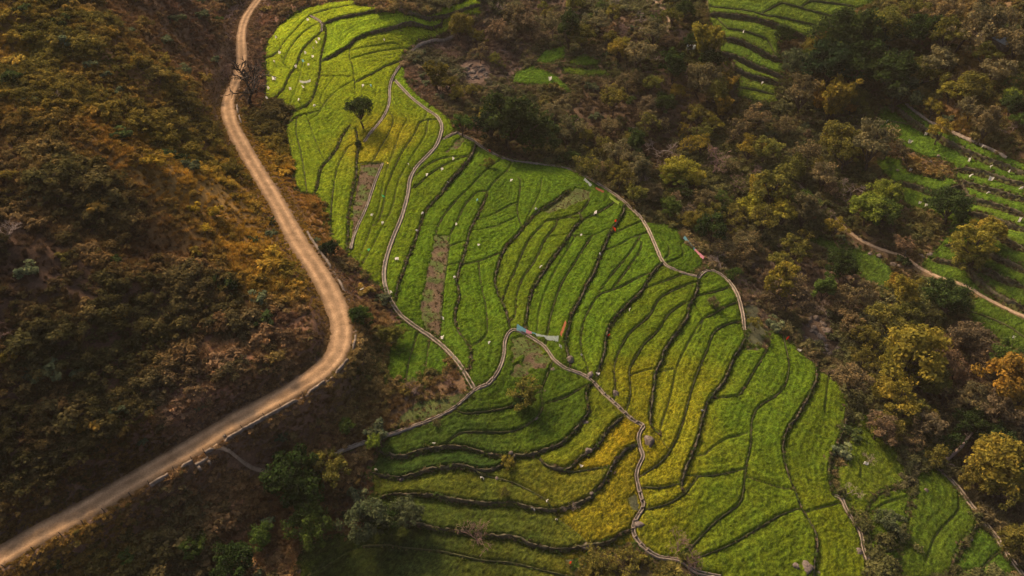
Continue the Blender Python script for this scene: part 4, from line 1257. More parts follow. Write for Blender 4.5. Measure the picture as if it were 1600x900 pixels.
def limbs(r_, base_r, fork, tips, sides=5, bend=.12):
    parts = []
    trunk_top = np.array([r_.normal(0, .12), r_.normal(0, .12), fork])
    q = np.linspace(0, 1, 5)[:, None]
    tp = np.array([0, 0, -.35]) * (1 - q) + trunk_top * q + np.c_[np.sin(q * 3) * .08, np.cos(q * 2.5) * .08 - .08, q * 0]
    parts.append(tube(tp, base_r * np.array([1.35, 1.05, .9, .8, .7]), 7))
    for t in tips:
        L = np.linalg.norm(t - trunk_top)
        m = (trunk_top * .45 + t * .55) + r_.normal(0, bend * L, 3) * np.array([1, 1, .5]) + np.array([0, 0, .1 * L])
        u = np.linspace(0, 1, 5)[:, None]
        path = trunk_top * (1 - u) ** 2 + 2 * m * u * (1 - u) + t * u ** 2
        parts.append(tube(path, base_r * np.linspace(.55, .1, 5), sides))
    return merge(parts)


def make_tree(seed, R_=1.0, h0=.55, H=2.1, lobes=46, per=64, leaf=.085, trunk=.07, squash=.75, up=.4):
    """unit tree: crown radius 1"""
    r_ = np.random.default_rng(seed)
    c, rad = crown_lobes(r_, R_, h0, H, lobes, r_.uniform(0, 6))
    v, f, val = leaf_cards(r_, c, rad, per, leaf, squash=squash, up=up)
    crown = mesh_np('crown', v, f, mats=[M['leaf']], val=val)
    tv, tf = limbs(r_, trunk, h0 * .85, c[r_.permutation(len(c))[:12]])
    tr = mesh_np('trunk', tv, tf, smooth=True, mats=[M['bark']])
    return tr, crown


def make_bamboo(seed):
    r_ = np.random.default_rng(seed); parts = []; cs = []; rs = []
    for k in range(26):
        a = r_.uniform(0, 6.28); lean = r_.uniform(.2, 1.0); h = r_.uniform(1.3, 2.3)
        top = np.array([math.cos(a) * lean, math.sin(a) * lean, h])
        u = np.linspace(0, 1, 6)[:, None]
        path = np.array([math.cos(a) * .12, math.sin(a) * .12, -.2]) * (1 - u) + top * u + np.array([0, 0, 1]) * (u * (1 - u)) * .7
        path[-1, 2] -= .12
        parts.append(tube(path, np.linspace(.018, .006, 6), 4))
        for q in (2, 3, 4, 5):
            cs.append(path[q] + r_.normal(0, .04, 3)); rs.append(r_.uniform(.12, .24))
    v, f, val = leaf_cards(r_, np.array(cs), np.array(rs), 34, .07, squash=.9, up=.2, long=1.4)
    tv, tf = merge(parts)
    return mesh_np('culms', tv, tf, smooth=True, mats=[M['bark']]), mesh_np('crown', v, f, mats=[M['leaf']], val=val)


def make_bare(seed, mat, spread=.75, depth=5, base=.055, leaf=0, twig=.011):
    r_ = np.random.default_rng(seed); parts = []; tips = []

    def grow(p, d, L, rad, lev):
        n = 4; path = [p]
        for _ in range(n - 1):
            d = d + r_.normal(0, .16, 3); d /= np.linalg.norm(d); p = p + d * L / (n - 1); path.append(p)
        parts.append(tube(path, np.linspace(rad, rad * .66, n), 5 if lev < 2 else 3))
        if lev == depth:
            tips.append(p); return
        for _ in range(3 if lev < 3 else int(r_.integers(2, 4))):
            nd = d + r_.normal(0, spread, 3) * np.array([1, 1, .55]) + np.array([0, 0, .12]); nd /= np.linalg.norm(nd)
            q = path[int(r_.integers(2, 4))]
            grow(q, nd, L * r_.uniform(.62, .84), max(rad * .58, twig), lev + 1)
    grow(np.array([0, 0, -.25]), np.array([r_.normal(0, .1), r_.normal(0, .1), 1.0]), .85, base, 0)
    v, f = merge(parts)
    s = np.percentile(np.hypot(v[:, 0], v[:, 1]), 97); v = v / s
    tr = mesh_np('trunk', v, f, smooth=True, mats=[mat])
    cr = None
    if leaf:
        t = np.array(tips) / s; t = t[r_.permutation(len(t))[:leaf]]
        lv, lf, val = leaf_cards(r_, t, np.full(len(t), .12), 9, .05)
        cr = mesh_np('crown', lv, lf, mats=[M['leaf']], val=val)
    return tr, cr, float(v[:, 2].max())


def make_bush(seed, lobes=13, per=46, leaf=.13, flat=.8, mat='leaf', long=1.0):
    r_ = np.random.default_rng(seed)
    c, rad = crown_lobes(r_, .85, .0, 1.15 * flat, lobes, r_.uniform(0, 6))
    rad *= 1.35
    v, f, val = leaf_cards(r_, c, rad, per, leaf, squash=.8, up=.45, long=long)
    parts = []
    for t in c[:6]:
        u = np.linspace(0, 1, 4)[:, None]
        parts.append(tube(np.array([0, 0, -.25]) * (1 - u) + t * u, np.linspace(.035, .012, 4), 3))
    tv, tf = merge(parts)
    vv = np.concatenate([v, tv]); nf = len(f)
    return mesh_np('shrub', vv, np.concatenate([f, tf + len(v)]), mats=[M[mat], M['bark']], midx=np.r_[np.zeros(nf), np.ones(len(tf))], val=np.r_[val, np.full(len(tv), .5)])


def make_tuft(seed, n=70, h=.9, w=.05, twig=False):
    """dry grass or twiggy undershrub: thin blades fanning out from the root"""
    r_ = np.random.default_rng(seed)
    a = r_.uniform(0, 6.28, n); le = r_.uniform(.15, .95, n); hh = h * r_.uniform(.5, 1.1, n)
    b0 = np.stack([np.cos(a) * .1, np.sin(a) * .1, np.full(n, -.12)], -1) + r_.normal(0, .12, (n, 3)) * np.array([1, 1, 0])
    tip = b0 + np.stack([np.cos(a) * le * .7, np.sin(a) * le * .7, hh], -1)
    mid = (b0 + tip) / 2 + np.array([0, 0, .12])
    sd_ = np.stack([-np.sin(a), np.cos(a), np.zeros(n)], -1) * w + r_.normal(0, w * .3, (n, 3))
    v = np.stack([b0 - sd_ * .6, b0 + sd_ * .6, mid + sd_, mid - sd_, tip], 1).reshape(-1, 3)
    i = np.arange(n) * 5
    q = np.stack([i, i + 1, i + 2, i + 3], -1); t = np.stack([i + 3, i + 2, i + 4], -1)
    return mesh_np('tuft', v, [q, t], mats=[M['dry']], val=np.repeat(r_.uniform(.2, .8, n), 5))


TREES = {
    'round': [make_tree(s, lobes=60, per=90, leaf=.055) for s in (1, 2, 3)],
    'field': [make_tree(91, h0=.75, H=1.95, lobes=62, per=60, leaf=.05, trunk=.06, squash=.8)],
    'dense': [make_tree(s, h0=.35, H=1.9, lobes=70, per=90, leaf=.052, squash=.8) for s in (4, 5, 6)],
    'loose': [make_tree(s, h0=.5, H=2.2, lobes=34, per=80, leaf=.055, squash=.6) for s in (7, 8, 9)],
    'tall': [make_tree(s, h0=.6, H=3.1, lobes=50, per=90, leaf=.065, squash=.9) for s in (10, 11)],
    'low': [make_tree(s, h0=.15, H=1.35, lobes=44, per=80, leaf=.065, squash=.75) for s in (12, 13, 14)],
    'bamboo': [make_bamboo(s) for s in (15, 16)],
    'bare_pale': [make_bare(s, M['pale_bark']) for s in (17, 18)],
    'bare_pink': [make_bare(s, M['pink_bark'], .8) for s in (19, 20, 27)],
    'bare_dark': [make_bare(25, M['dark_bark'], .7, base=.10, twig=.018)],
    'thin': [make_bare(s, M['bark'], .8, leaf=150) for s in (22, 23, 24)],
}
HTS = dict(field=1.95, round=2.1, dense=1.9, loose=2.2, tall=3.1, low=1.35, bamboo=2.3)
TCOL = dict(dark=(.022, .036, .010), green=(.045, .068, .014), olive=(.085, .078, .017), yellow=(.17, .15, .020), gold=(.135, .11, .018), orange=(.16, .10, .018), brown=(.10, .080, .038), grey=(.05, .064, .030), deep=(.014, .024, .010), lime=(.12, .14, .02), rust=(.105, .074, .042))
CWORD = dict(dark='dark green', green='green', olive='olive green', yellow='bright yellow', gold='golden olive', orange='orange yellow', brown='brownish', grey='grey green', deep='very dark', lime='yellow green', rust='reddish brown')
SWORD = dict(field='lone round tree', round='round crowned tree', dense='dense leafy tree', loose='open crowned tree', tall='tall leafy tree', low='low spreading tree', bamboo='feathery bamboo clump', bare_pale='pale leafless tree', bare_pink='pinkish leafless tree', bare_dark='big dark leafless tree', thin='twiggy tree')
CATS = dict(bamboo='bamboo', low='bush')
# crown centre and radius in the photograph, kind, colour
TREE_AT = [
    (563, 172, 24, 'field', 'dark'), (720, 38, 19, 'dense', 'olive'), (888, 40, 19, 'tall', 'dark'), (910, 55, 19, 'dense', 'olive'), (862, 32, 22, 'thin', 'brown'), (800, 182, 44, 'dense', 'dark'), (768, 190, 28, 'dense', 'deep'), (838, 205, 32, 'dense', 'dark'),
    (885, 200, 26, 'loose', 'brown'), (940, 222, 26, 'thin', 'olive'), (925, 250, 24, 'thin', 'olive'), (1035, 225, 28, 'bare_pale', 'brown'), (1062, 262, 26, 'dense', 'yellow'), (1084, 275, 18, 'round', 'yellow'), (1050, 280, 16, 'loose', 'lime'), (1117, 248, 28, 'bare_pink', 'brown'), (1053, 105, 17, 'tall', 'dark'), (1104, 62, 22, 'bamboo', 'gold'), (1112, 90, 18, 'dense', 'dark'),
    (1098, 120, 26, 'dense', 'brown'), (1120, 140, 22, 'dense', 'olive'), (1136, 128, 15, 'bamboo', 'orange'), (1131, 163, 15, 'bamboo', 'orange'), (1073, 13, 14, 'dense', 'dark'), (1100, 110, 16, 'round', 'gold'), (1058, 140, 11, 'dense', 'gold'),
    (1323, 48, 40, 'dense', 'dark'), (1300, 92, 38, 'dense', 'deep'), (1350, 92, 36, 'dense', 'dark'), (1400, 112, 32, 'round', 'dark'), (1412, 138, 25, 'round', 'grey'), (1387, 38, 26, 'dense', 'olive'), (1440, 42, 26, 'dense', 'dark'), (1360, 60, 26, 'dense', 'deep'), (1510, 38, 36, 'thin', 'brown'), (1478, 55, 24, 'loose', 'olive'), (1540, 20, 26, 'loose', 'brown'), (1590, 60, 24, 'loose', 'brown'),
    (1275, 70, 18, 'dense', 'olive'), (1268, 85, 15, 'dense', 'green'), (1305, 146, 28, 'bamboo', 'gold'), (1283, 152, 14, 'bamboo', 'orange'), (1330, 168, 9, 'dense', 'orange'), (1335, 148, 18, 'dense', 'olive'), (1250, 145, 26, 'loose', 'brown'), (1240, 96, 20, 'dense', 'grey'), (1225, 50, 13, 'dense', 'dark'), (1583, 157, 17, 'dense', 'dark'), (1580, 150, 12, 'dense', 'lime'), (1523, 130, 21, 'dense', 'olive'),
    (1360, 220, 34, 'loose', 'brown'), (1330, 235, 26, 'loose', 'olive'), (1310, 215, 26, 'dense', 'olive'), (1390, 225, 22, 'thin', 'brown'), (1215, 285, 34, 'loose', 'olive'), (1190, 290, 20, 'dense', 'gold'), (1385, 297, 20, 'dense', 'lime'), (1362, 322, 27, 'dense', 'lime'), (1382, 330, 22, 'dense', 'green'), (1485, 315, 28, 'dense', 'dark'), (1533, 372, 32, 'loose', 'gold'), (1520, 395, 22, 'dense', 'olive'), (1548, 360, 20, 'round', 'gold'),
    (1313, 410, 24, 'dense', 'dark'), (1413, 455, 22, 'tall', 'gold'), (1405, 440, 13, 'dense', 'orange'), (1420, 490, 22, 'dense', 'olive'), (1483, 462, 28, 'dense', 'dark'), (1430, 550, 47, 'round', 'gold'), (1402, 575, 26, 'dense', 'gold'), (1455, 590, 28, 'dense', 'olive'), (1583, 585, 38, 'round', 'orange'), (1600, 620, 26, 'dense', 'orange'), (1385, 492, 26, 'loose', 'olive'), (1235, 458, 32, 'thin', 'rust'), (1255, 440, 24, 'thin', 'brown'), (1222, 330, 22, 'loose', 'yellow'), (1190, 340, 24, 'loose', 'olive'), (1243, 385, 26, 'loose', 'olive'), (1220, 410, 20, 'loose', 'olive'),
    (1400, 618, 32, 'loose', 'gold'), (1418, 640, 24, 'dense', 'olive'), (1375, 600, 20, 'loose', 'olive'), (1560, 722, 38, 'round', 'gold'), (1575, 760, 30, 'dense', 'olive'), (1530, 745, 20, 'dense', 'olive'), (1593, 840, 24, 'dense', 'olive'), (1567, 637, 28, 'loose', 'rust'), (1357, 715, 12, 'bare_pale', 'brown'), (1333, 768, 16, 'bare_pale', 'brown'), (1390, 812, 18, 'low', 'grey'),
    (455, 746, 43, 'dense', 'dark'), (478, 765, 28, 'dense', 'green'), (513, 732, 30, 'loose', 'olive'), (483, 818, 32, 'dense', 'green'), (572, 812, 35, 'round', 'grey'), (600, 812, 26, 'dense', 'dark'), (633, 800, 26, 'round', 'grey'), (540, 663, 14, 'dense', 'green'), (583, 688, 13, 'dense', 'lime'), (745, 832, 30, 'bare_pink', 'brown'), (407, 835, 18, 'dense', 'green'), (300, 850, 19, 'round', 'green'), (363, 877, 32, 'dense', 'dark'), (193, 868, 12, 'loose', 'green'), (792, 718, 12, 'loose', 'gold'), (683, 662, 8, 'thin', 'brown'),
    (823, 612, 26, 'loose', 'olive'), (812, 622, 14, 'dense', 'dark'), (945, 868, 24, 'thin', 'olive'), (975, 880, 26, 'thin', 'olive'), (925, 885, 20, 'loose', 'olive'), (1060, 850, 26, 'bare_pink', 'brown'), (1090, 868, 22, 'bare_pink', 'brown'), (893, 790, 14, 'bare_pale', 'brown'), (785, 772, 10, 'thin', 'olive'),
    (515, 388, 15, 'dense', 'deep'), (567, 500, 18, 'dense', 'green'), (560, 508, 12, 'dense', 'dark'), (613, 521, 19, 'dense', 'olive'), (640, 600, 13, 'bare_pink', 'brown'), (652, 606, 11, 'bare_pink', 'brown'), (703, 590, 15, 'bare_pink', 'brown'), (381, 118, 42, 'bare_dark', 'brown'), (352, 103, 15, 'bare_pink', 'brown'), (80, 150, 13, 'bare_pale', 'brown'), (12, 368, 20, 'bare_pale', 'brown'), (2, 520, 16, 'bare_pink', 'brown'),
    (683, 112, 19, 'bamboo', 'olive'), (713, 145, 13, 'dense', 'gold'), (700, 130, 16, 'loose', 'olive'), (560, 223, 6, 'dense', 'deep'), (1117, 477, 13, 'thin', 'brown'), (1180, 503, 12, 'loose', 'olive'), (1083, 343, 18, 'dense', 'olive'), (1047, 323, 17, 'dense', 'green'), (1177, 318, 20, 'dense', 'yellow'), (1150, 345, 22, 'thin', 'olive'), (1110, 330, 20, 'loose', 'olive'), (1130, 380, 22, 'thin', 'brown'), (1165, 400, 22, 'thin', 'brown'),
    (760, 250, 12, 'thin', 'olive'), (995, 300, 18, 'loose', 'olive'), (970, 240, 22, 'loose', 'brown'), (1000, 255, 16, 'dense', 'dark'), (960, 150, 24, 'loose', 'olive'), (1010, 190, 22, 'thin', 'olive'), (870, 170, 22, 'loose', 'brown'), (1000, 80, 24, 'loose', 'brown'), (1020, 50, 20, 'loose', 'brown'), (930, 30, 20, 'loose', 'brown'), (830, 30, 22, 'thin', 'rust'), (800, 20, 20, 'thin', 'brown'), (790, 60, 22, 'thin', 'rust'), (770, 40, 18, 'thin', 'rust'), (750, 80, 16, 'thin', 'brown'),
    (1040, 160, 18, 'dense', 'dark'), (1020, 130, 16, 'loose', 'olive'), (1150, 200, 22, 'thin', 'brown'), (1180, 180, 22, 'loose', 'brown'), (1200, 230, 24, 'loose', 'olive'), (1170, 230, 20, 'loose', 'gold'), (1230, 190, 22, 'thin', 'brown'), (1260, 230, 24, 'thin', 'brown'), (1285, 270, 22, 'loose', 'brown'), (1150, 260, 20, 'thin', 'brown'), (1100, 200, 18, 'thin', 'olive'), (1090, 180, 18, 'loose', 'olive'),
    (1300, 300, 20, 'thin', 'rust'), (1420, 380, 18, 'thin', 'rust'), (1340, 460, 22, 'thin', 'brown'), (1320, 462, 20, 'loose', 'brown'), (1350, 520, 20, 'loose', 'olive'), (1350, 560, 20, 'loose', 'olive'), (1480, 530, 22, 'thin', 'rust'), (1500, 570, 24, 'thin', 'rust'), (1480, 620, 24, 'thin', 'brown'), (1520, 660, 22, 'dense', 'dark'), (1450, 660, 22, 'loose', 'rust'), (1430, 690, 18, 'thin', 'brown'), (1500, 690, 22, 'thin', 'dark'), (1540, 560, 20, 'thin', 'rust'), (1520, 620, 22, 'loose', 'brown'), (1560, 680, 20, 'dense', 'dark'),
    (1470, 90, 24, 'loose', 'brown'), (1450, 110, 20, 'dense', 'olive'), (1490, 130, 20, 'loose', 'gold'), (1560, 110, 20, 'loose', 'brown'), (1540, 80, 18, 'loose', 'olive'), (1430, 15, 20, 'loose', 'olive'), (1580, 25, 20, 'thin', 'brown'), (1475, 15, 22, 'loose', 'brown'), (1460, 165, 14, 'loose', 'gold'), (1470, 200, 16, 'loose', 'gold'),
]


def place_tree(cx, cy, rpx, kind, colr, idx, extra=0):
    var = TREES[kind]; tr = var[idx % len(var)]
    top = HTS.get(kind) or tr[2]
    up_ = top * .62
    Rm = rpx * 1.05 * 150 / FPX
    for _ in range(3):
        q = on_land([cx], [cy], lift=[up_ * Rm])[0]
        Rm = rpx * 1.05 * np.linalg.norm(q - CAM) / FPX
    x, y = q[0], q[1]
    z = float(gz(x, y))
    root = add('bamboo_clump' if kind == 'bamboo' else 'bare_tree' if kind.startswith('bare') else 'tree', None, loc=(x, y, z), rot=(0, 0, rng.uniform(0, 6.28)), scl=(Rm * rng.uniform(.94, 1.06), Rm * rng.uniform(.94, 1.06), Rm * rng.uniform(.92, 1.08)))
    c = 1.8 * np.array(TCOL[colr]) * rng.uniform(.85, 1.18) * np.array([rng.uniform(.9, 1.12), 1, 1])
    t = add('trunk' if kind != 'bamboo' else 'culms', tr[0], root)
    if tr[1] is not None:
        k_ = add('crown', tr[1], root); k_['tint'] = [float(a) for a in c]
    siz = 'tall ' if Rm > 4.5 else 'small ' if Rm < 2.2 else ''
    desc = (siz + SWORD[kind]) if kind.startswith('bare') else siz + CWORD[colr] + ' ' + SWORD[kind]
    tag_later(root, desc, CATS.get(kind, 'tree'), 'leafless trees' if kind.startswith('bare') else 'bamboo clumps' if kind == 'bamboo' else 'trees of the valley', (cx, cy))
    return x, y, Rm


tree_spots = [place_tree(*t, idx=i) for i, t in enumerate(TREE_AT)]
# the rest of the wood between the fan and the far terraces
WOODS = [[(735, 60), (760, 10), (1040, -10), (1080, 60), (1090, 170), (1180, 240), (1290, 260), (1330, 330), (1290, 400), (1380, 470), (1480, 500), (1600, 560), (1600, 800), (1520, 720), (1400, 700), (1340, 620), (1270, 540), (1210, 480), (1130, 410), (1090, 350), (960, 275), (820, 240), (720, 190)], [(1440, 20), (1600, 20), (1600, 200), (1470, 180)], [(1260, 150), (1400, 160), (1390, 220), (1340, 300), (1250, 230)]]
SKIP = [[(1235, 480), (1315, 480), (1325, 570), (1260, 560)], [(710, 90), (770, 90), (770, 135), (710, 135)], [(780, 80), (850, 60), (970, 90), (970, 150), (890, 180), (780, 170)], [(1240, 350), (1320, 370), (1410, 430), (1390, 470), (1300, 410)]]
made = 0
for _ in range(3000):
    if made >= 150:
        break
    a, b_ = rng.uniform(720, 1610), rng.uniform(-5, 800)
    if not any(in_poly(np.array([a]), np.array([b_]), w)[0] for w in WOODS) or any(in_poly(np.array([a]), np.array([b_]), w)[0] for w in SKIP):
        continue
    far = float(np.interp(b_, [0, 300, 800], [12, 17, 24]))
    rp = far * rng.uniform(.65, 1.3)
    q = on_land([a], [b_ + rp])[0]
    if min(math.hypot(q[0] - s[0], q[1] - s[1]) - .75 * s[2] for s in tree_spots) < rp * np.linalg.norm(q - CAM) / FPX * .55:
        continue
    kd = rng.choice(['loose', 'thin', 'loose', 'bare_pale', 'thin', 'dense', 'bare_pink', 'tall'])
    cl_ = rng.choice(['brown', 'olive', 'olive', 'brown', 'rust', 'green', 'gold', 'dark'])
    tree_spots.append(place_tree(a, b_, rp, str(kd), str(cl_), idx=made)); made += 1

# ------------------------------------------------------------------ shrubs and undergrowth on every unfarmed slope
BUSHES = [make_bush(s) for s in (31, 32, 33)] + [make_bush(s, 9, 40, .12, .7, 'dry', 1.3) for s in (34, 35)] + [make_bush(s, 16, 40, .10, 1.0) for s in (36, 37)]
TUFTS = [make_tuft(41, 110, .9, .035), make_tuft(42, 120, .7, .032), make_tuft(43, 90, 1.2, .03), make_bush(44, 9, 50, .09, .6, 'dry', 1.6), make_bush(45, 10, 52, .085, .7)]


def kind_mix(x, y):
    pass


ROCK_CLEAR = [(1275, 520, 26), (1295, 545, 18), (742, 112, 24), (1478, 722, 10)]
NP = 170000
ux = rng.uniform(-128, 165, NP); uy = rng.uniform(54, 300, NP)
uz = gz(ux, uy); upx = project(np.stack([ux, uy, uz], -1))
ok = (upx[:, 0] > -140) & (upx[:, 0] < 1740) & (upx[:, 1] > -90) & (upx[:, 1] < 1000)


def grid_at(A, x, y):
    i = np.clip(np.searchsorted(GX, x), 0, len(GX) - 1); j = np.clip(np.searchsorted(GY, y), 0, len(GY) - 1)
    return A[j, i]


fal = np.zeros(MX.shape)
for kd, pp in fallow_polys:
    w_ = window(GX, GY, pp, 2); fal[w_] = np.maximum(fal[w_], in_poly(MX[w_], MY[w_], pp))
nop = np.zeros(MX.shape)
for P_ in path_w:
    w_ = window(GX, GY, P_['p'], 2); d, s, al, tot = line_dist(MX[w_], MY[w_], P_['p']); nop[w_] = np.maximum(nop[w_], d < P_['w'] * .6 + .5)
for c in chan_w:
    w_ = window(GX, GY, c['p'], 2); d, s, al, tot = line_dist(MX[w_], MY[w_], c['p']); nop[w_] = np.maximum(nop[w_], d < c['w'] * .6 + .35)
nopath = np.zeros(MX.shape)
for P_ in path_w:
    w_ = window(GX, GY, P_['p'], 2); d, s, al, tot = line_dist(MX[w_], MY[w_], P_['p']); nopath[w_] = np.maximum(nopath[w_], d < P_['w'] * .6 + .35)
blocked = np.maximum(np.maximum(fl, fal), nop) > .3
ok &= ~grid_at(blocked, ux, uy)
rdp = grid_at(rd, ux, uy)
ok &= rdp > 3.0
for bx0, by0, br0 in ROCK_CLEAR:
    ok &= (upx[:, 0] - bx0) ** 2 + ((upx[:, 1] - by0) * 1.2) ** 2 > br0 ** 2
ux, uy, uz, upx, rdp = ux[ok], uy[ok], uz[ok], upx[ok], rdp[ok]
bare = fbm(ux / 12, uy / 12, 55, 3)
ok = rng.random(len(ux)) < np.where((upx[:, 0] > 120) & (upx[:, 0] < 640) & (upx[:, 1] > 590), 1, np.clip(1.9 - 1.9 * bare, .25, 1))
ux, uy, uz, upx, rdp, bare = ux[ok], uy[ok], uz[ok], upx[ok], rdp[ok], bare[ok]
base_t = blend_cols(ux, uy, WILD_TINT).reshape(-1, 3)
UNDER_TINT = [  # plant colours; those at the lower left dimmed to paint in vignette darkening
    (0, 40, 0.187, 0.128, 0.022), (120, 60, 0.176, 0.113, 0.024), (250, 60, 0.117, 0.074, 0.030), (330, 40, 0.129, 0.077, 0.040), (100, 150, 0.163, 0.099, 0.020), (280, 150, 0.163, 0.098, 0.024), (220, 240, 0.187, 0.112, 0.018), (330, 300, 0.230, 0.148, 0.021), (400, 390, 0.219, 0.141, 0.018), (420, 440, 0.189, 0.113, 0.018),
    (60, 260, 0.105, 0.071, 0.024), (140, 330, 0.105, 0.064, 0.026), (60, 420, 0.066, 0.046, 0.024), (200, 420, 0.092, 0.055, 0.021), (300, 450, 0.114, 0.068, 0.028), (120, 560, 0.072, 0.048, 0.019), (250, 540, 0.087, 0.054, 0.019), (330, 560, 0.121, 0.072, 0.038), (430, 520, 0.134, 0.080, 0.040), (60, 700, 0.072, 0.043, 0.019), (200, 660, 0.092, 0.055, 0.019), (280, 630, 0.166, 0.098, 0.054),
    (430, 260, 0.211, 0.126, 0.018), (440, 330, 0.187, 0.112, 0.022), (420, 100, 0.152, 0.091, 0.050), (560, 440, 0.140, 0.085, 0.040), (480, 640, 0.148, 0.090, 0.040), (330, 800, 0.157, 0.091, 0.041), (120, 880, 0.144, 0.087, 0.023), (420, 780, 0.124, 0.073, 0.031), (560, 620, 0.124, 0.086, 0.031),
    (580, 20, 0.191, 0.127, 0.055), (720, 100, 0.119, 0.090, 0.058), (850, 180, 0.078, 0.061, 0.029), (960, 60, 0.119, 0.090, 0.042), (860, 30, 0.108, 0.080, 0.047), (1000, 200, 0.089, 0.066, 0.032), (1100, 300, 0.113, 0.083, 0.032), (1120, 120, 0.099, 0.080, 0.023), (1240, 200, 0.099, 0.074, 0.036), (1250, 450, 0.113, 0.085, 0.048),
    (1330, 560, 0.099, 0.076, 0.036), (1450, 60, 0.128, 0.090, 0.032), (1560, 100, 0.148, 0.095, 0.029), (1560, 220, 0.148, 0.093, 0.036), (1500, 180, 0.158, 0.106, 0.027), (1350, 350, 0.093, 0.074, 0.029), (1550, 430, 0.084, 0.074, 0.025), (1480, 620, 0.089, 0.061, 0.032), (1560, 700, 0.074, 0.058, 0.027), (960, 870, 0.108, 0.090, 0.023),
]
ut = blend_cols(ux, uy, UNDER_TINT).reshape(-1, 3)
n = len(ux)
pick = rng.random(n)
pat = fbm(ux / 5, uy / 5, 71, 3)
green_p = np.clip((fbm(ux / 8, uy / 8, 81, 3) - np.where(ux < -45, .50, .47)) * 5, 0, 1)
idx = np.where(pick < .20, 0, np.where(pick < .38, 1, np.where(pick < .54, 2, np.where(pick < .80, 3, 4))))
zone = fbm(ux / 19 + 3.1, uy / 15, 101, 3)
thick = zone < .44; open_ = zone > .57
idx = np.where(open_ & (idx > 2) & (rng.random(n) < .75), rng.integers(0, 3, n), idx)
idx = np.where(thick & (rng.random(n) < .55), 4, idx)
idx = np.where((green_p > .5) & (rng.random(n) < .7), 4, idx)
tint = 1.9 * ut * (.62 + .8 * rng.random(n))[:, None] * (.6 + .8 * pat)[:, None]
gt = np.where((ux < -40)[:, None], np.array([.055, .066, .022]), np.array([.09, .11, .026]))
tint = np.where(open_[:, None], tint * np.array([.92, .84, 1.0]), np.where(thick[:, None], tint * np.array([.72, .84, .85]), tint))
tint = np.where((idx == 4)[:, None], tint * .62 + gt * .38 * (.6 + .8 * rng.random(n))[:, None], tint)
scl = np.where(idx < 3, rng.uniform(.8, 1.7, n), .45 + np.where(ux < -40, 2.3, 1.8) * rng.random(n) ** 2.6) * (.5 + 1.0 * pat)
scl = scl * np.where(thick, 1.25, np.where(open_, .72, 1.0)) * np.where(grid_at(strip_near, ux, uy) > 0, .45, 1.0) * np.interp(rdp, [2.8, 3.4, 7.0], [.35, .45, 1.0])

# the 300 shrubs that show largest stand as things of their own
ns = 700
big = rng.permutation(n)[:ns]
cand = []
for i in big:
    s = rng.uniform(.9, 2.9) * (.7 + .7 * pat[i]) * (1.0 if upx[i, 0] < 560 else .85)
    if rdp[i] < 4.5:
        s *= .5
    if grid_at(strip_near, ux[i], uy[i]) > 0:
        continue
    if min(((ux[i] - a) ** 2 + (uy[i] - b_) ** 2) ** .5 - .6 * r_ for a, b_, r_ in tree_spots) < 0:
        continue
    inn = 0 < upx[i, 0] < 1600 and 0 < upx[i, 1] < 900
    cand.append((s / np.linalg.norm([ux[i], uy[i], uz[i] - 110]) * (1 if inn else .6), i, s))
cand.sort(reverse=True)
acc = []
shr = 0
for w_, i, s in cand:
    if shr >= 300:
        break
    if any((ux[i] - a) ** 2 + (uy[i] - b_) ** 2 < (1.1 * (s + c_) * .6) ** 2 for a, b_, c_ in acc):
        continue
    acc.append((ux[i], uy[i], s)); shr += 1
    u = rng.random()
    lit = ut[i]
    left = upx[i, 0] < 520
    if u < .34:
        c = np.array([.075, .088, .045]) * rng.uniform(.6, 1.15); w = 'grey green'
    elif u < .62:
        c = lit * .8 + np.array([.06, .055, .0]) * rng.uniform(.3, .9); w = 'olive'
    elif u < .84:
        c = lit * rng.uniform(.7, 1.1); w = 'brown'
    else:
        c = np.array([.03, .042, .014]) * rng.uniform(.7, 1.3); w = 'dark green'
    b_i = int(rng.integers(0, 3)) if w in ('grey green', 'dark green') else int(rng.integers(0, 7))
    o = add('shrub', BUSHES[b_i], loc=(ux[i], uy[i], uz[i]), rot=(0, 0, rng.uniform(0, 6.28)), scl=(s, s * rng.uniform(.85, 1.15), s * rng.uniform(.7, 1.0)))
    o['tint'] = [float(a) for a in np.clip(c * 1.8, .008, .5)]
    tag_later(o, ('large ' if s > 2.0 else 'small ' if s < 1.2 else '') + w + ' shrub', 'shrub', 'shrubs on the open slopes', upx[i])

# everything smaller: one mass of dry grass, twigs and low bushes
kinds = bpy.data.collections.new('undergrowth kinds')
for k, me in enumerate(TUFTS):
    kinds.objects.link(bpy.data.objects.new(f'undergrowth_kind_{chr(97 + k)}', me))
ng = bpy.data.node_groups.new('scatter', 'GeometryNodeTree')
ng.interface.new_socket('Geometry', in_out='INPUT', socket_type='NodeSocketGeometry'); ng.interface.new_socket('Geometry', in_out='OUTPUT', socket_type='NodeSocketGeometry')
gi_ = ng.nodes.new('NodeGroupInput'); go_ = ng.nodes.new('NodeGroupOutput')
ci = ng.nodes.new('GeometryNodeCollectionInfo'); ci.inputs['Collection'].default_value = kinds; ci.inputs['Separate Children'].default_value = True; ci.inputs['Reset Children'].default_value = True
iop = ng.nodes.new('GeometryNodeInstanceOnPoints'); iop.inputs['Pick Instance'].default_value = True
ng.links.new(gi_.outputs[0], iop.inputs['Points']); ng.links.new(ci.outputs[0], iop.inputs['Instance'])
for nm, ty, sock in (('which', 'INT', 'Instance Index'), ('spin', 'FLOAT_VECTOR', 'Rotation'), ('size', 'FLOAT_VECTOR', 'Scale')):
    na = ng.nodes.new('GeometryNodeInputNamedAttribute'); na.data_type = ty; na.inputs['Name'].default_value = nm
    ng.links.new(na.outputs['Attribute'], iop.inputs[sock])
ng.links.new(iop.outputs[0], go_.inputs[0])


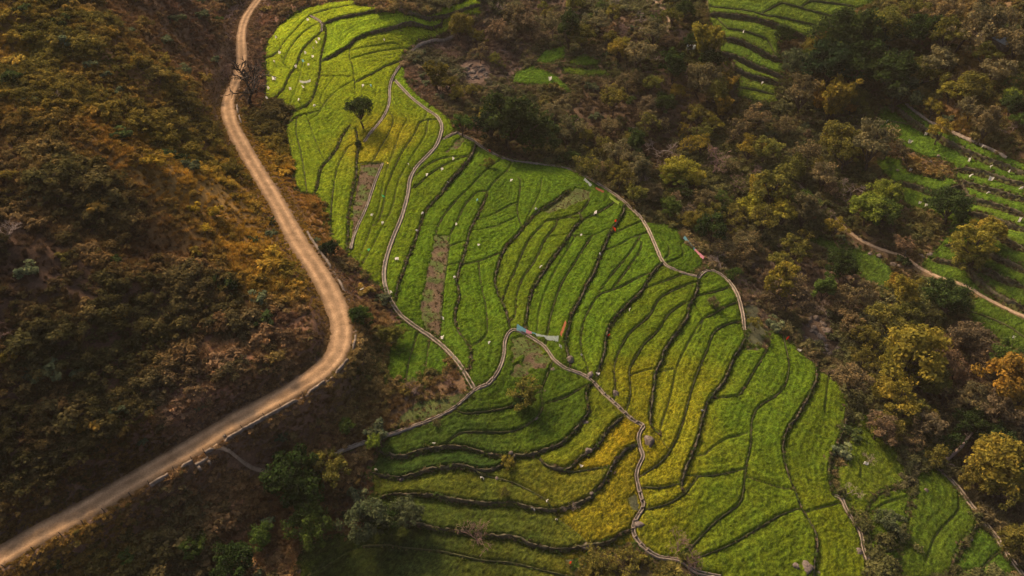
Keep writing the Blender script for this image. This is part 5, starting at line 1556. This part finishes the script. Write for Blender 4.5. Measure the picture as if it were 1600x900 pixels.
def scatter(name, label, co, tint, size, which):
    n = len(co)
    pts = bpy.data.meshes.new(name)
    pts.vertices.add(n); pts.vertices.foreach_set('co', co.astype(np.float32).ravel())
    spin = np.stack([rng.normal(0, .12, n), rng.normal(0, .12, n), rng.uniform(0, 6.28, n)], -1)
    for nm, val_ in (('tint', tint), ('spin', spin), ('size', size[:, None] * np.array([1, 1, .8]))):
        a = pts.attributes.new(nm, 'FLOAT_VECTOR', 'POINT'); a.data.foreach_set('vector', np.asarray(val_, np.float32).ravel())
    a = pts.attributes.new('which', 'INT', 'POINT'); a.data.foreach_set('value', np.asarray(which, np.int32))
    o = add(name, pts)
    tag(o, label, None, kind='stuff')
    md = o.modifiers.new('scatter', 'NODES'); md.node_group = ng
    return o


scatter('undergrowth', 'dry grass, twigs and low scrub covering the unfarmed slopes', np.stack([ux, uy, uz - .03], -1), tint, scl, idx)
# short dry grass on the road's verges and cut bank
nv_ = 9000
q = rng.integers(4, len(road_w) - 4, nv_); o_ = rng.choice([-1, 1], nv_) * (np.interp(road_w[q, 1], [60, 120, 170, 210, 280], [2.15, 2.15, 1.85, 1.6, 1.5]) + rng.exponential(1.6, nv_))
vx = road_w[q, 0] + rn[q, 0] * o_ + rng.normal(0, .3, nv_); vy = road_w[q, 1] + rn[q, 1] * o_ + rng.normal(0, .3, nv_)
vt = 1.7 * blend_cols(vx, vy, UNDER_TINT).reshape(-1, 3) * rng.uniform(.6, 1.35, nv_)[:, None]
scatter('verge_grass', 'short dry grass along the verges of the dirt road', np.stack([vx, vy, gz(vx, vy) - .03], -1), vt, rng.uniform(.25, .6, nv_), rng.choice([0, 1, 1, 3], nv_))
# thicker dry scrub on the banks just above and below the road
bank_polys = [world_poly(None, q_) for q_ in ([(-40, 925), (150, 815), (300, 728), (440, 650), (548, 565), (560, 470), (600, 480), (625, 560), (600, 680), (560, 740), (470, 860), (450, 925)], [(-40, 850), (300, 668), (485, 570), (505, 530), (430, 550), (300, 610), (100, 730), (-40, 800)])]
vx = rng.uniform(-85, -15, 26000); vy = rng.uniform(56, 135, 26000)
k_ = (in_poly(vx, vy, bank_polys[0]) | in_poly(vx, vy, bank_polys[1])) & ~grid_at(blocked, vx, vy) & (grid_at(rd, vx, vy) > 2.9)
vx, vy = vx[k_], vy[k_]; m_ = len(vx)
pz = fbm(vx / 4, vy / 4, 111, 3)
vt = 2.1 * blend_cols(vx, vy, UNDER_TINT).reshape(-1, 3) * (.5 + 1.0 * pz)[:, None] * rng.uniform(.7, 1.35, m_)[:, None]
scatter('bank_scrub', 'dry scrub on the banks above and below the dirt road', np.stack([vx, vy, gz(vx, vy) - .03], -1), vt, rng.uniform(.45, 1.15, m_) * (.5 + pz), rng.choice([0, 1, 2, 3, 3, 4], m_))
bx_, by_, bk_ = [], [], []
for L in lines_w:
    p = resample(L['p'], .13 if L['kind'] in 'tb' else .24 if L['kind'] == 'm' else .6)
    t = tangents(p); nr = np.stack([t[:, 1], -t[:, 0]], -1) * L['sg']
    o_ = rng.normal(.05 if L['kind'] not in 'tb' else .1, {'b': .5, 't': .3}.get(L['kind'], .16), len(p))
    bx_.append(p[:, 0] + nr[:, 0] * o_); by_.append(p[:, 1] + nr[:, 1] * o_); bk_.append(np.full(len(p), {'b': .551, 't': .52, 'm': .34, 'n': .22}[L['kind']]))
for pp, dens in [(fan_poly, .3)] + [(q_, .35) for q_ in plot_polys]:
    cl = resample(np.concatenate([pp, pp[:1]]), dens)
    for rep in range(3):
        bx_.append(cl[:, 0] + rng.normal(0, .55, len(cl))); by_.append(cl[:, 1] + rng.normal(0, .55, len(cl))); bk_.append(np.full(len(cl), .55))
for c in chan_w:
    p = resample(c['p'], .4); t = tangents(p)
    for sd_ in (-1, 1):
        o_ = sd_ * (c['w'] * .40 + np.abs(rng.normal(.05, .12, len(p))))
        bx_.append(p[:, 0] + t[:, 1] * o_); by_.append(p[:, 1] - t[:, 0] * o_); bk_.append(np.full(len(p), .36) * (vnoise(np.arange(len(p)) / 6, np.zeros(len(p)), 6) > .35))
for kd, pp in fallow_polys:
    m_ = int(abs(np.sum(pp[:, 0] * np.roll(pp[:, 1], -1) - np.roll(pp[:, 0], -1) * pp[:, 1])) * .5 * (1.6 if kd != 'mud' else .12))
    a = rng.uniform(pp[:, 0].min(), pp[:, 0].max(), m_ * 3); b_ = rng.uniform(pp[:, 1].min(), pp[:, 1].max(), m_ * 3)
    k_ = in_poly(a, b_, pp); a, b_ = a[k_][:m_], b_[k_][:m_]
    bx_.append(a); by_.append(b_); bk_.append(np.full(len(a), .361))
bx_ = np.concatenate(bx_); by_ = np.concatenate(by_); bk_ = np.concatenate(bk_)
k_ = grid_at(nopath, bx_, by_) < .5
bx_, by_, bk_ = bx_[k_], by_[k_], bk_[k_]
n = len(bx_)
rnd = rng.random(n)[:, None]
bt = np.where(rnd < .6, np.array([.10, .145, .026]), np.where(rnd < .85, np.array([.18, .17, .05]), np.array([.2, .14, .08]))) * rng.uniform(.6, 1.3, n)[:, None]
stub = bk_ == .361
bank = bk_ == .551
bt[bank] = np.array([.14, .10, .055]) * rng.uniform(.6, 1.3, (int(bank.sum()), 1))
bt[stub] = np.array([.17, .125, .06]) * rng.uniform(.7, 1.4, (int(stub.sum()), 1))
scatter('bund_grass', 'rough grass and weeds along the bunds and terrace walls', np.stack([bx_, by_, gz(bx_, by_) - .05], -1), bt, bk_ * rng.uniform(.6, 1.3, n), np.where(stub, 1, rng.choice([0, 1, 1, 4], n)))
print('undergrowth', len(ux), 'shrubs', shr, 'trees', len(TREE_AT))
# ------------------------------------------------------------------ cloths and rags that scare birds off the crop
def cloth_strip(a, b, drop, sag, wid, mat, name, seed, twist=0.0):
    """a cloth hung along the line a-b (world points at its upper edge), falling drop metres over its width"""
    r_ = np.random.default_rng(seed)
    nu = max(6, int(np.linalg.norm(b - a) / .25)); nv = 5
    u = np.linspace(0, 1, nu)[:, None]; w = np.linspace(0, 1, nv)[None]
    ax = (b - a) / np.linalg.norm(b - a); side = np.cross(ax, [0, 0, 1]); side /= np.linalg.norm(side)
    P = a[None, None] * (1 - u[..., None]) + b[None, None] * u[..., None] + np.zeros((nu, nv, 3))
    P[..., 2] -= sag * 4 * (u * (1 - u))
    P = P + side * (w[..., None] * wid)
    P[..., 2] -= w * drop + .06 * np.sin(u * 17 + seed) * w + .04 * np.sin(u * 31 + w * 5)
    P += r_.normal(0, .012, P.shape)
    return P.reshape(-1, 3), grid_faces(nu, nv)


def pole_mesh(h, r=.028):
    v, f = tube([(0, 0, -.25), (.01, 0, h * .5), (.0, .015, h)], [r, r * .9, r * .8], 5)
    return v, f


def spot(px, py, lift=0.0):
    q = on_land([px], [py], lift=[lift])[0]
    q[2] = float(gz(q[0], q[1]))
    return q


def banner(pa, pb, segs, wid, label, h=1.5, sag=.35, drop=.9):
    """a hung length of cloth between two sticks; segs: (from, to, colour)"""
    A = spot(*pa, lift=h); B = spot(*pb, lift=h)
    c0 = (A + B) / 2; c0[2] = float(gz(c0[0], c0[1]))
    root = add('hung_cloth', None, loc=c0)
    for P in (A, B):
        v, f = pole_mesh(h + .1)
        add('pole', mesh_np('pole', v, f, mats=[M['post']]), root, loc=P - c0)
    a = A + np.array([0, 0, h]) - c0; b = B + np.array([0, 0, h]) - c0
    for k, (s0, s1, cn) in enumerate(segs):
        u0, u1 = s0, s1
        aa = a * (1 - u0) + b * u0; bb = a * (1 - u1) + b * u1
        aa[2] -= sag * 4 * u0 * (1 - u0); bb[2] -= sag * 4 * u1 * (1 - u1)
        v, f = cloth_strip(aa, bb, drop, sag * (s1 - s0) ** 2, wid, CL[cn], 'cloth', k + int(pa[0]))
        add('cloth', mesh_np('cloth', v, f, smooth=True, mats=[CL[cn]]), root)
    tag(root, label, 'cloth', 'cloths hung over the fields')


banner((808, 505), (873, 526), [(0, .22, 'blue'), (.22, .36, 'pink'), (.36, .45, 'blue'), (.45, 1, 'pale')], .35, 'long sagging cloth of blue, pink and pale lengths above the square plots', 1.7, 1.1, 1.5)
banner((875, 523), (883, 502), [(0, 1, 'orange')], .3, 'narrow orange cloth standing beside the long pale cloth', 1.3, .1, .7)
banner((1070, 368), (1101, 401), [(0, .55, 'blue'), (.55, 1, 'pink')], .3, 'blue and pink cloth hung at the scrub edge of the terraces', 1.4, .5, .7)
banner((953, 305), (968, 317), [(0, 1, 'lime')], .3, 'lime green cloth hung beside the rim channel', 1.2, .15, .6)
banner((914, 278), (925, 288), [(0, 1, 'grey')], .4, 'grey sheet hung on the rim channel', 1.0, .1, .6)
banner((931, 292), (944, 298), [(0, 1, 'orange')], .2, 'small salmon cloth hung along the rim channel', 1.0, .08, .5)
banner((468, 125), (485, 124), [(0, 1, 'white')], .25, 'sagging white cloth banner on the upper narrow terraces', 1.2, .4, .6)

RAGS = []
for o_, lst in (
    (T2, [(243, 95), (297, 185), (285, 200), (268, 230), (265, 268), (232, 248), (215, 287, 'b'), (90, 290), (85, 368, 'B'), (60, 415), (50, 455), (130, 492), (193, 312), (240, 307), (200, 470), (275, 500), (160, 420), (500, 405), (542, 405, 'b'), (603, 193), (110, 250), (95, 175), (220, 410), (718, 772), (800, 820), (872, 795), (925, 745), (905, 850), (1195, 845), (1097, 703, 'r'), (612, 765, 'y')]),
    (T6, [(548, 110), (595, 20, 'g'), (592, 145), (780, 103), (755, 180), (662, 312, 'B'), (530, 270, 'g'), (938, 150), (1037, 42, 'b'), (1045, 245), (930, 405), (873, 588, 'B'), (873, 675, 'B'), (1095, 705), (632, 470), (500, 455, 'B')]),
    (T7, [(112, 85), (393, 93, 'B'), (322, 203), (138, 355), (413, 292), (555, 548), (228, 728, 'B'), (402, 848, 'B'), (328, 765), (475, 168, 'R'), (490, 138, 'r'), (452, 663, 'r')]),
    (T10, [(838, 283), (1062, 430, 'B'), (560, 400)]),
    (T11, [(325, 380, 'B'), (470, 400), (168, 550), (103, 580, 'B'), (208, 628), (895, 128), (272, 835, 'r')]),
    (T12, [(462, 372, 'B'), (405, 255), (665, 440)]),
    (T4, [(557, 572), (737, 625), (663, 665, 'B'), (947, 745, 'B'), (665, 800), (1043, 785), (953, 830), (1043, 835, 'B'), (1130, 805), (605, 475), (1010, 695), (1195, 890)]),
    (T8, [(710, 55), (740, 65), (1035, 5), (1180, 135, 'B'), (1150, 685), (95, 685, 'R'), (147, 740, 'B')]),
    (T3, [(180, 370, 'B'), (1085, 150), (1170, 390)]),
):
    for r in lst:
        RAGS.append((o_[0] + r[0] / 3, o_[1] + r[1] / 3, r[2] if len(r) > 2 else 'w'))


def rag_meshes(seed, wid, hgt):
    r_ = np.random.default_rng(seed)
    nu, nv = 5, 5
    u = np.linspace(-.5, .5, nu)[:, None] * np.ones((1, nv)); w = np.linspace(0, 1, nv)[None] * np.ones((nu, 1))
    sh = r_.uniform(.3, .9)
    P = np.stack([u * wid * (1 - .35 * w * sh) + .12 * w * r_.normal(), .16 * np.sin(u * 5 + seed) * (.4 + w) + w * .3 * r_.uniform(.3, 1), 1.15 - w * hgt * (1 + .35 * u * r_.normal())], -1) + r_.normal(0, .03, (nu, nv, 3))
    return P.reshape(-1, 3), grid_faces(nu, nv)


rag_data = {}
for k, (px, py, c) in enumerate(RAGS):
    big_ = c in 'BR'
    cn = {'w': 'white', 'B': 'white', 'b': 'blue', 'r': 'red', 'R': 'red', 'y': 'yellow', 'g': 'green'}[c]
    key = (cn, big_, k % 4)
    if key not in rag_data:
        v, f = rag_meshes(k, .85 if big_ else .5, .95 if big_ else .62)
        rag_data[key] = mesh_np('rag', v, f, smooth=True, mats=[CL[cn]])
        rag_data['pole', k % 4] = rag_data.get(('pole', k % 4)) or mesh_np('pole', *pole_mesh(1.3), mats=[M['post']])
    q = spot(px, py, .85)
    dist = np.linalg.norm(q - CAM)
    s = float(np.clip(dist / 170, .9, 1.3))
    root = add('scarecrow_rag', None, loc=q, rot=(rng.normal(0, .1), rng.normal(0, .1), rng.uniform(-.9, .9)), scl=(s, s, s))
    add('pole', rag_data['pole', k % 4], root); add('rag', rag_data[key], root)
    tag_later(root, f"{'large' if big_ else 'small'} {cn} rag on a stick", 'rag', 'bird scaring rags', (px, py))

# ------------------------------------------------------------------ boulders
def make_rock(seed, mat):
    r_ = np.random.default_rng(seed)
    nu, nv = 14, 9
    th = np.linspace(0, 2 * math.pi, nu, endpoint=False); ph = np.linspace(.05, math.pi - .05, nv)
    T_, P_ = np.meshgrid(th, ph)
    d = np.stack([np.cos(T_) * np.sin(P_), np.sin(T_) * np.sin(P_), np.cos(P_)], -1)
    planes = r_.normal(size=(9, 3)); planes /= np.linalg.norm(planes, axis=1)[:, None]; hh = r_.uniform(.55, .9, 9)
    rr = np.full(T_.shape, 1.05)
    for pl, h in zip(planes, hh):
        c = d @ pl
        rr = np.where(c > .05, np.minimum(rr, h / np.maximum(c, .05)), rr)
    v = d * rr[..., None] * np.array([1, .8, .62]) + r_.normal(0, .025, d.shape)
    a = np.arange(nu * nv).reshape(nv, nu)
    f = np.stack([a[:-1], np.roll(a, -1, 1)[:-1], np.roll(a, -1, 1)[1:], a[1:]], -1).reshape(-1, 4)
    caps = [np.array([[a[0, 0], a[0, k], a[0, k + 1], a[0, k + 1]] for k in range(1, nu - 1)])[:, :3], np.array([[a[-1, 0], a[-1, k + 1], a[-1, k]] for k in range(1, nu - 1)])]
    return mesh_np('boulder', v.reshape(-1, 3), [f[:, ::-1]] + caps, mats=[mat])


ROCKS = [make_rock(s, M['rock']) for s in (51, 52, 53, 54)]
BOULD = []
for o_, lst in (
    (T11, [(640, 275, 36), (480, 45, 24), (358, 320, 18), (342, 175, 18), (600, 665, 26), (345, 757, 22), (115, 165, 16), (370, 515, 18), (490, 350, 10), (455, 445, 12), (160, 30, 12)]),
    (T7, [(265, 790, 26), (370, 858, 20), (190, 830, 16)]), (T12, [(850, 400, 26), (890, 430, 18), (735, 500, 14), (590, 505, 12), (985, 590, 14), (180, 865, 34), (130, 860, 22), (235, 880, 18), (420, 790, 22), (440, 810, 14), (940, 720, 18), (910, 415, 14)]),
    (T8, [(230, 590, 20), (260, 620, 16), (215, 640, 18), (280, 650, 18), (250, 680, 22), (300, 690, 16), (230, 710, 18), (310, 590, 14), (200, 580, 14), (330, 730, 16), (270, 740, 14), (290, 760, 14), (190, 600, 16), (345, 770, 12), (320, 640, 12), (30, 300, 16), (60, 330, 12), (480, 290, 16), (520, 300, 14), (590, 340, 16), (620, 350, 12), (720, 300, 16), (760, 295, 14)]),
    (T2, [(1020, 340, 14), (990, 320, 12), (1050, 330, 14), (1075, 345, 12), (1000, 360, 10), (1035, 365, 12), (1060, 310, 10), (960, 330, 10), (985, 345, 12), (1085, 365, 10), (1010, 300, 9), (940, 380, 9)]),
    (T3, [(110, 190, 8), (150, 180, 8), (60, 230, 10), (490, 505, 9), (570, 600, 8), (40, 200, 9), (90, 210, 7)]), (T4, [(700, 770, 10), (740, 790, 12), (640, 745, 10), (800, 730, 12), (820, 800, 9), (610, 800, 10), (200, 710, 10), (80, 560, 9), (760, 760, 9)]),
    (T10, [(745, 40, 26), (715, 65, 18), (200, 880, 16), (680, 445, 16), (1130, 435, 12), (1190, 330, 14)]), (T9, [(1070, 275, 14), (1130, 440, 6)]), (T6, [(500, 455, 10), (540, 470, 8)]),
):
    for a, b, r in lst:
        BOULD.append((o_[0] + a / 3, o_[1] + b / 3, r / 3))
for cx0, cy0, sx0, sy0, nn in ((1278, 522, 20, 26, 34), (742, 112, 22, 10, 26)):
    for _ in range(nn):
        BOULD.append((cx0 + rng.normal(0, sx0 * .6), cy0 + rng.normal(0, sy0 * .6), rng.uniform(1.6, 5.0)))
for k, (px, py, r) in enumerate(BOULD):
    q = spot(px, py)
    Rm = r * np.linalg.norm(q - CAM) / FPX * 1.1
    o = add('boulder', ROCKS[k % 4], loc=(q[0], q[1], q[2] + Rm * .02), rot=(rng.normal(0, .2), rng.normal(0, .2), rng.uniform(0, 6.28)), scl=(Rm, Rm, Rm * rng.uniform(.8, 1.1)))
    tag_later(o, ('large ' if Rm > 1.2 else 'small ' if Rm < .7 else '') + 'pale boulder', 'boulder', 'boulders', (px, py))

# the fallen trunk in the gully
a = spot(1478, 722); b_ = spot(1522, 678)
a[2] += .5; b_[2] += 1.2
u = np.linspace(0, 1, 9)[:, None]
path = a * (1 - u) + b_ * u + np.c_[.25 * np.sin(u * 6), .2 * np.cos(u * 5), .3 * np.sin(u * 3.1)]
parts = [tube(path - a, np.linspace(.42, .14, 9), 7)]
for k in range(5):
    s_ = path[5 + k % 4] - a
    parts.append(tube([s_, s_ + np.array([rng.normal(0, .8), rng.normal(0, .8), .9]), s_ + np.array([rng.normal(0, 1.3), rng.normal(0, 1.3), 1.7])], [.1, .06, .025], 4))
o = add('fallen_trunk', mesh_np('fallen_trunk', *merge(parts), smooth=True, mats=[M['pale_bark']]), loc=a)
tag(o, 'grey fallen tree trunk lying across the gully scrub at lower right', 'log')

# ------------------------------------------------------------------ two small huts
def box(cx, cy, cz, sx, sy, sz, tilt=0.0):
    v = np.array([(x * sx / 2 + cx, y * sy / 2 + cy, z * sz / 2 + cz + tilt * y) for z in (-1, 1) for y in (-1, 1) for x in (-1, 1)], float)
    f = np.array([(0, 2, 3, 1), (4, 5, 7, 6), (0, 1, 5, 4), (2, 6, 7, 3), (0, 4, 6, 2), (1, 3, 7, 5)])
    return v, f


def hut(px, py, sx, sy, h, rot, label, sheet):
    q = spot(px, py, h * .5)
    root = add('hut', None, loc=q, rot=(0, 0, rot))
    for nm, args in (('wall', (0, -sy / 2, h / 2 - .2, sx, .25, h)), ('wall', (0, sy / 2, h / 2 + .05, sx, .25, h + .5)), ('wall', (-sx / 2 + .1, 0, h / 2 - .1, .25, sy - .27, h + .1)), ('wall', (sx / 2 - .1, 0, h / 2 - .1, .25, sy - .27, h + .1))):
        add(nm, mesh_np('wall', *box(*args), mats=[M['parapet']]), root)
    add('door', mesh_np('door', *box(.2, -sy / 2 - .14, .8, .9, .06, 1.7), mats=[M['post']]), root)
    nsh = 4
    for k in range(nsh):
        w = (sx + .6) / nsh
        v, f = box(-sx / 2 - .3 + w * (k + .5), 0, h + .12 + .03 * (k % 2), w * 1.04, sy + .7, .05, .28)
        add('roof_sheet', mesh_np('roof_sheet', v, f, mats=[CL[sheet]]), root)
    tag(root, label, 'hut')


hut(1570, 60, 4.6, 3.6, 2.3, .5, 'small hut with pale ribbed sheet roof in the upper right corner', 'grey')
hut(1079, 78, 2.0, 1.8, 1.5, -.3, 'tiny grey stone hut among the bamboo at the top', 'grey')

# culvert head beside the road
kq = int(np.argmin(((road_w[:, :2] - spot(300, 700)[:2]) ** 2).sum(1)))
q = np.r_[road_w[kq, :2] + rn[kq] * (road_half[kq] + 1.3), road_w[kq, 2] - .75]
vv, ff = merge([box(0, 0, .1, 2.2, .5, 1.0), box(.85, .6, .0, .4, 1.0, .8), box(-.85, .6, .0, .4, 1.0, .8)])
o = add('culvert_head', mesh_np('culvert_head', vv, ff, mats=[M['parapet']]), loc=q, rot=(0, 0, math.atan2(rt[kq, 1], rt[kq, 0]) + math.pi))
tag(o, 'small brown masonry culvert head where the footpath leaves the road', 'culvert')


# ------------------------------------------------------------------ warm dusty air over the valley
hm, hnt, hout = new_mat('valley air')
pv = hnt.nodes.new('ShaderNodeVolumePrincipled')
pv.inputs['Color'].default_value = (1.0, .88, .74, 1); pv.inputs['Density'].default_value = .00008; pv.inputs['Anisotropy'].default_value = .0
hnt.links.new(pv.outputs[0], hout.inputs['Volume'])
z0 = float(GZ.min()) - 1.0; z1 = max(float(GZ.max()), 112.0) + 3.0
hv = np.array([(x, y, z) for z in (z0, z1) for y in (-610, 1900) for x in (-1600, 1620)], float)
hf = np.array([(0, 2, 3, 1), (4, 5, 7, 6), (0, 1, 5, 4), (2, 6, 7, 3), (0, 4, 6, 2), (1, 3, 7, 5)])
haze = add('haze', mesh_np('haze', hv, hf, mats=[hm]))
tag(haze, 'thin warm dusty haze over the whole valley', None, kind='stuff')

write_labels()
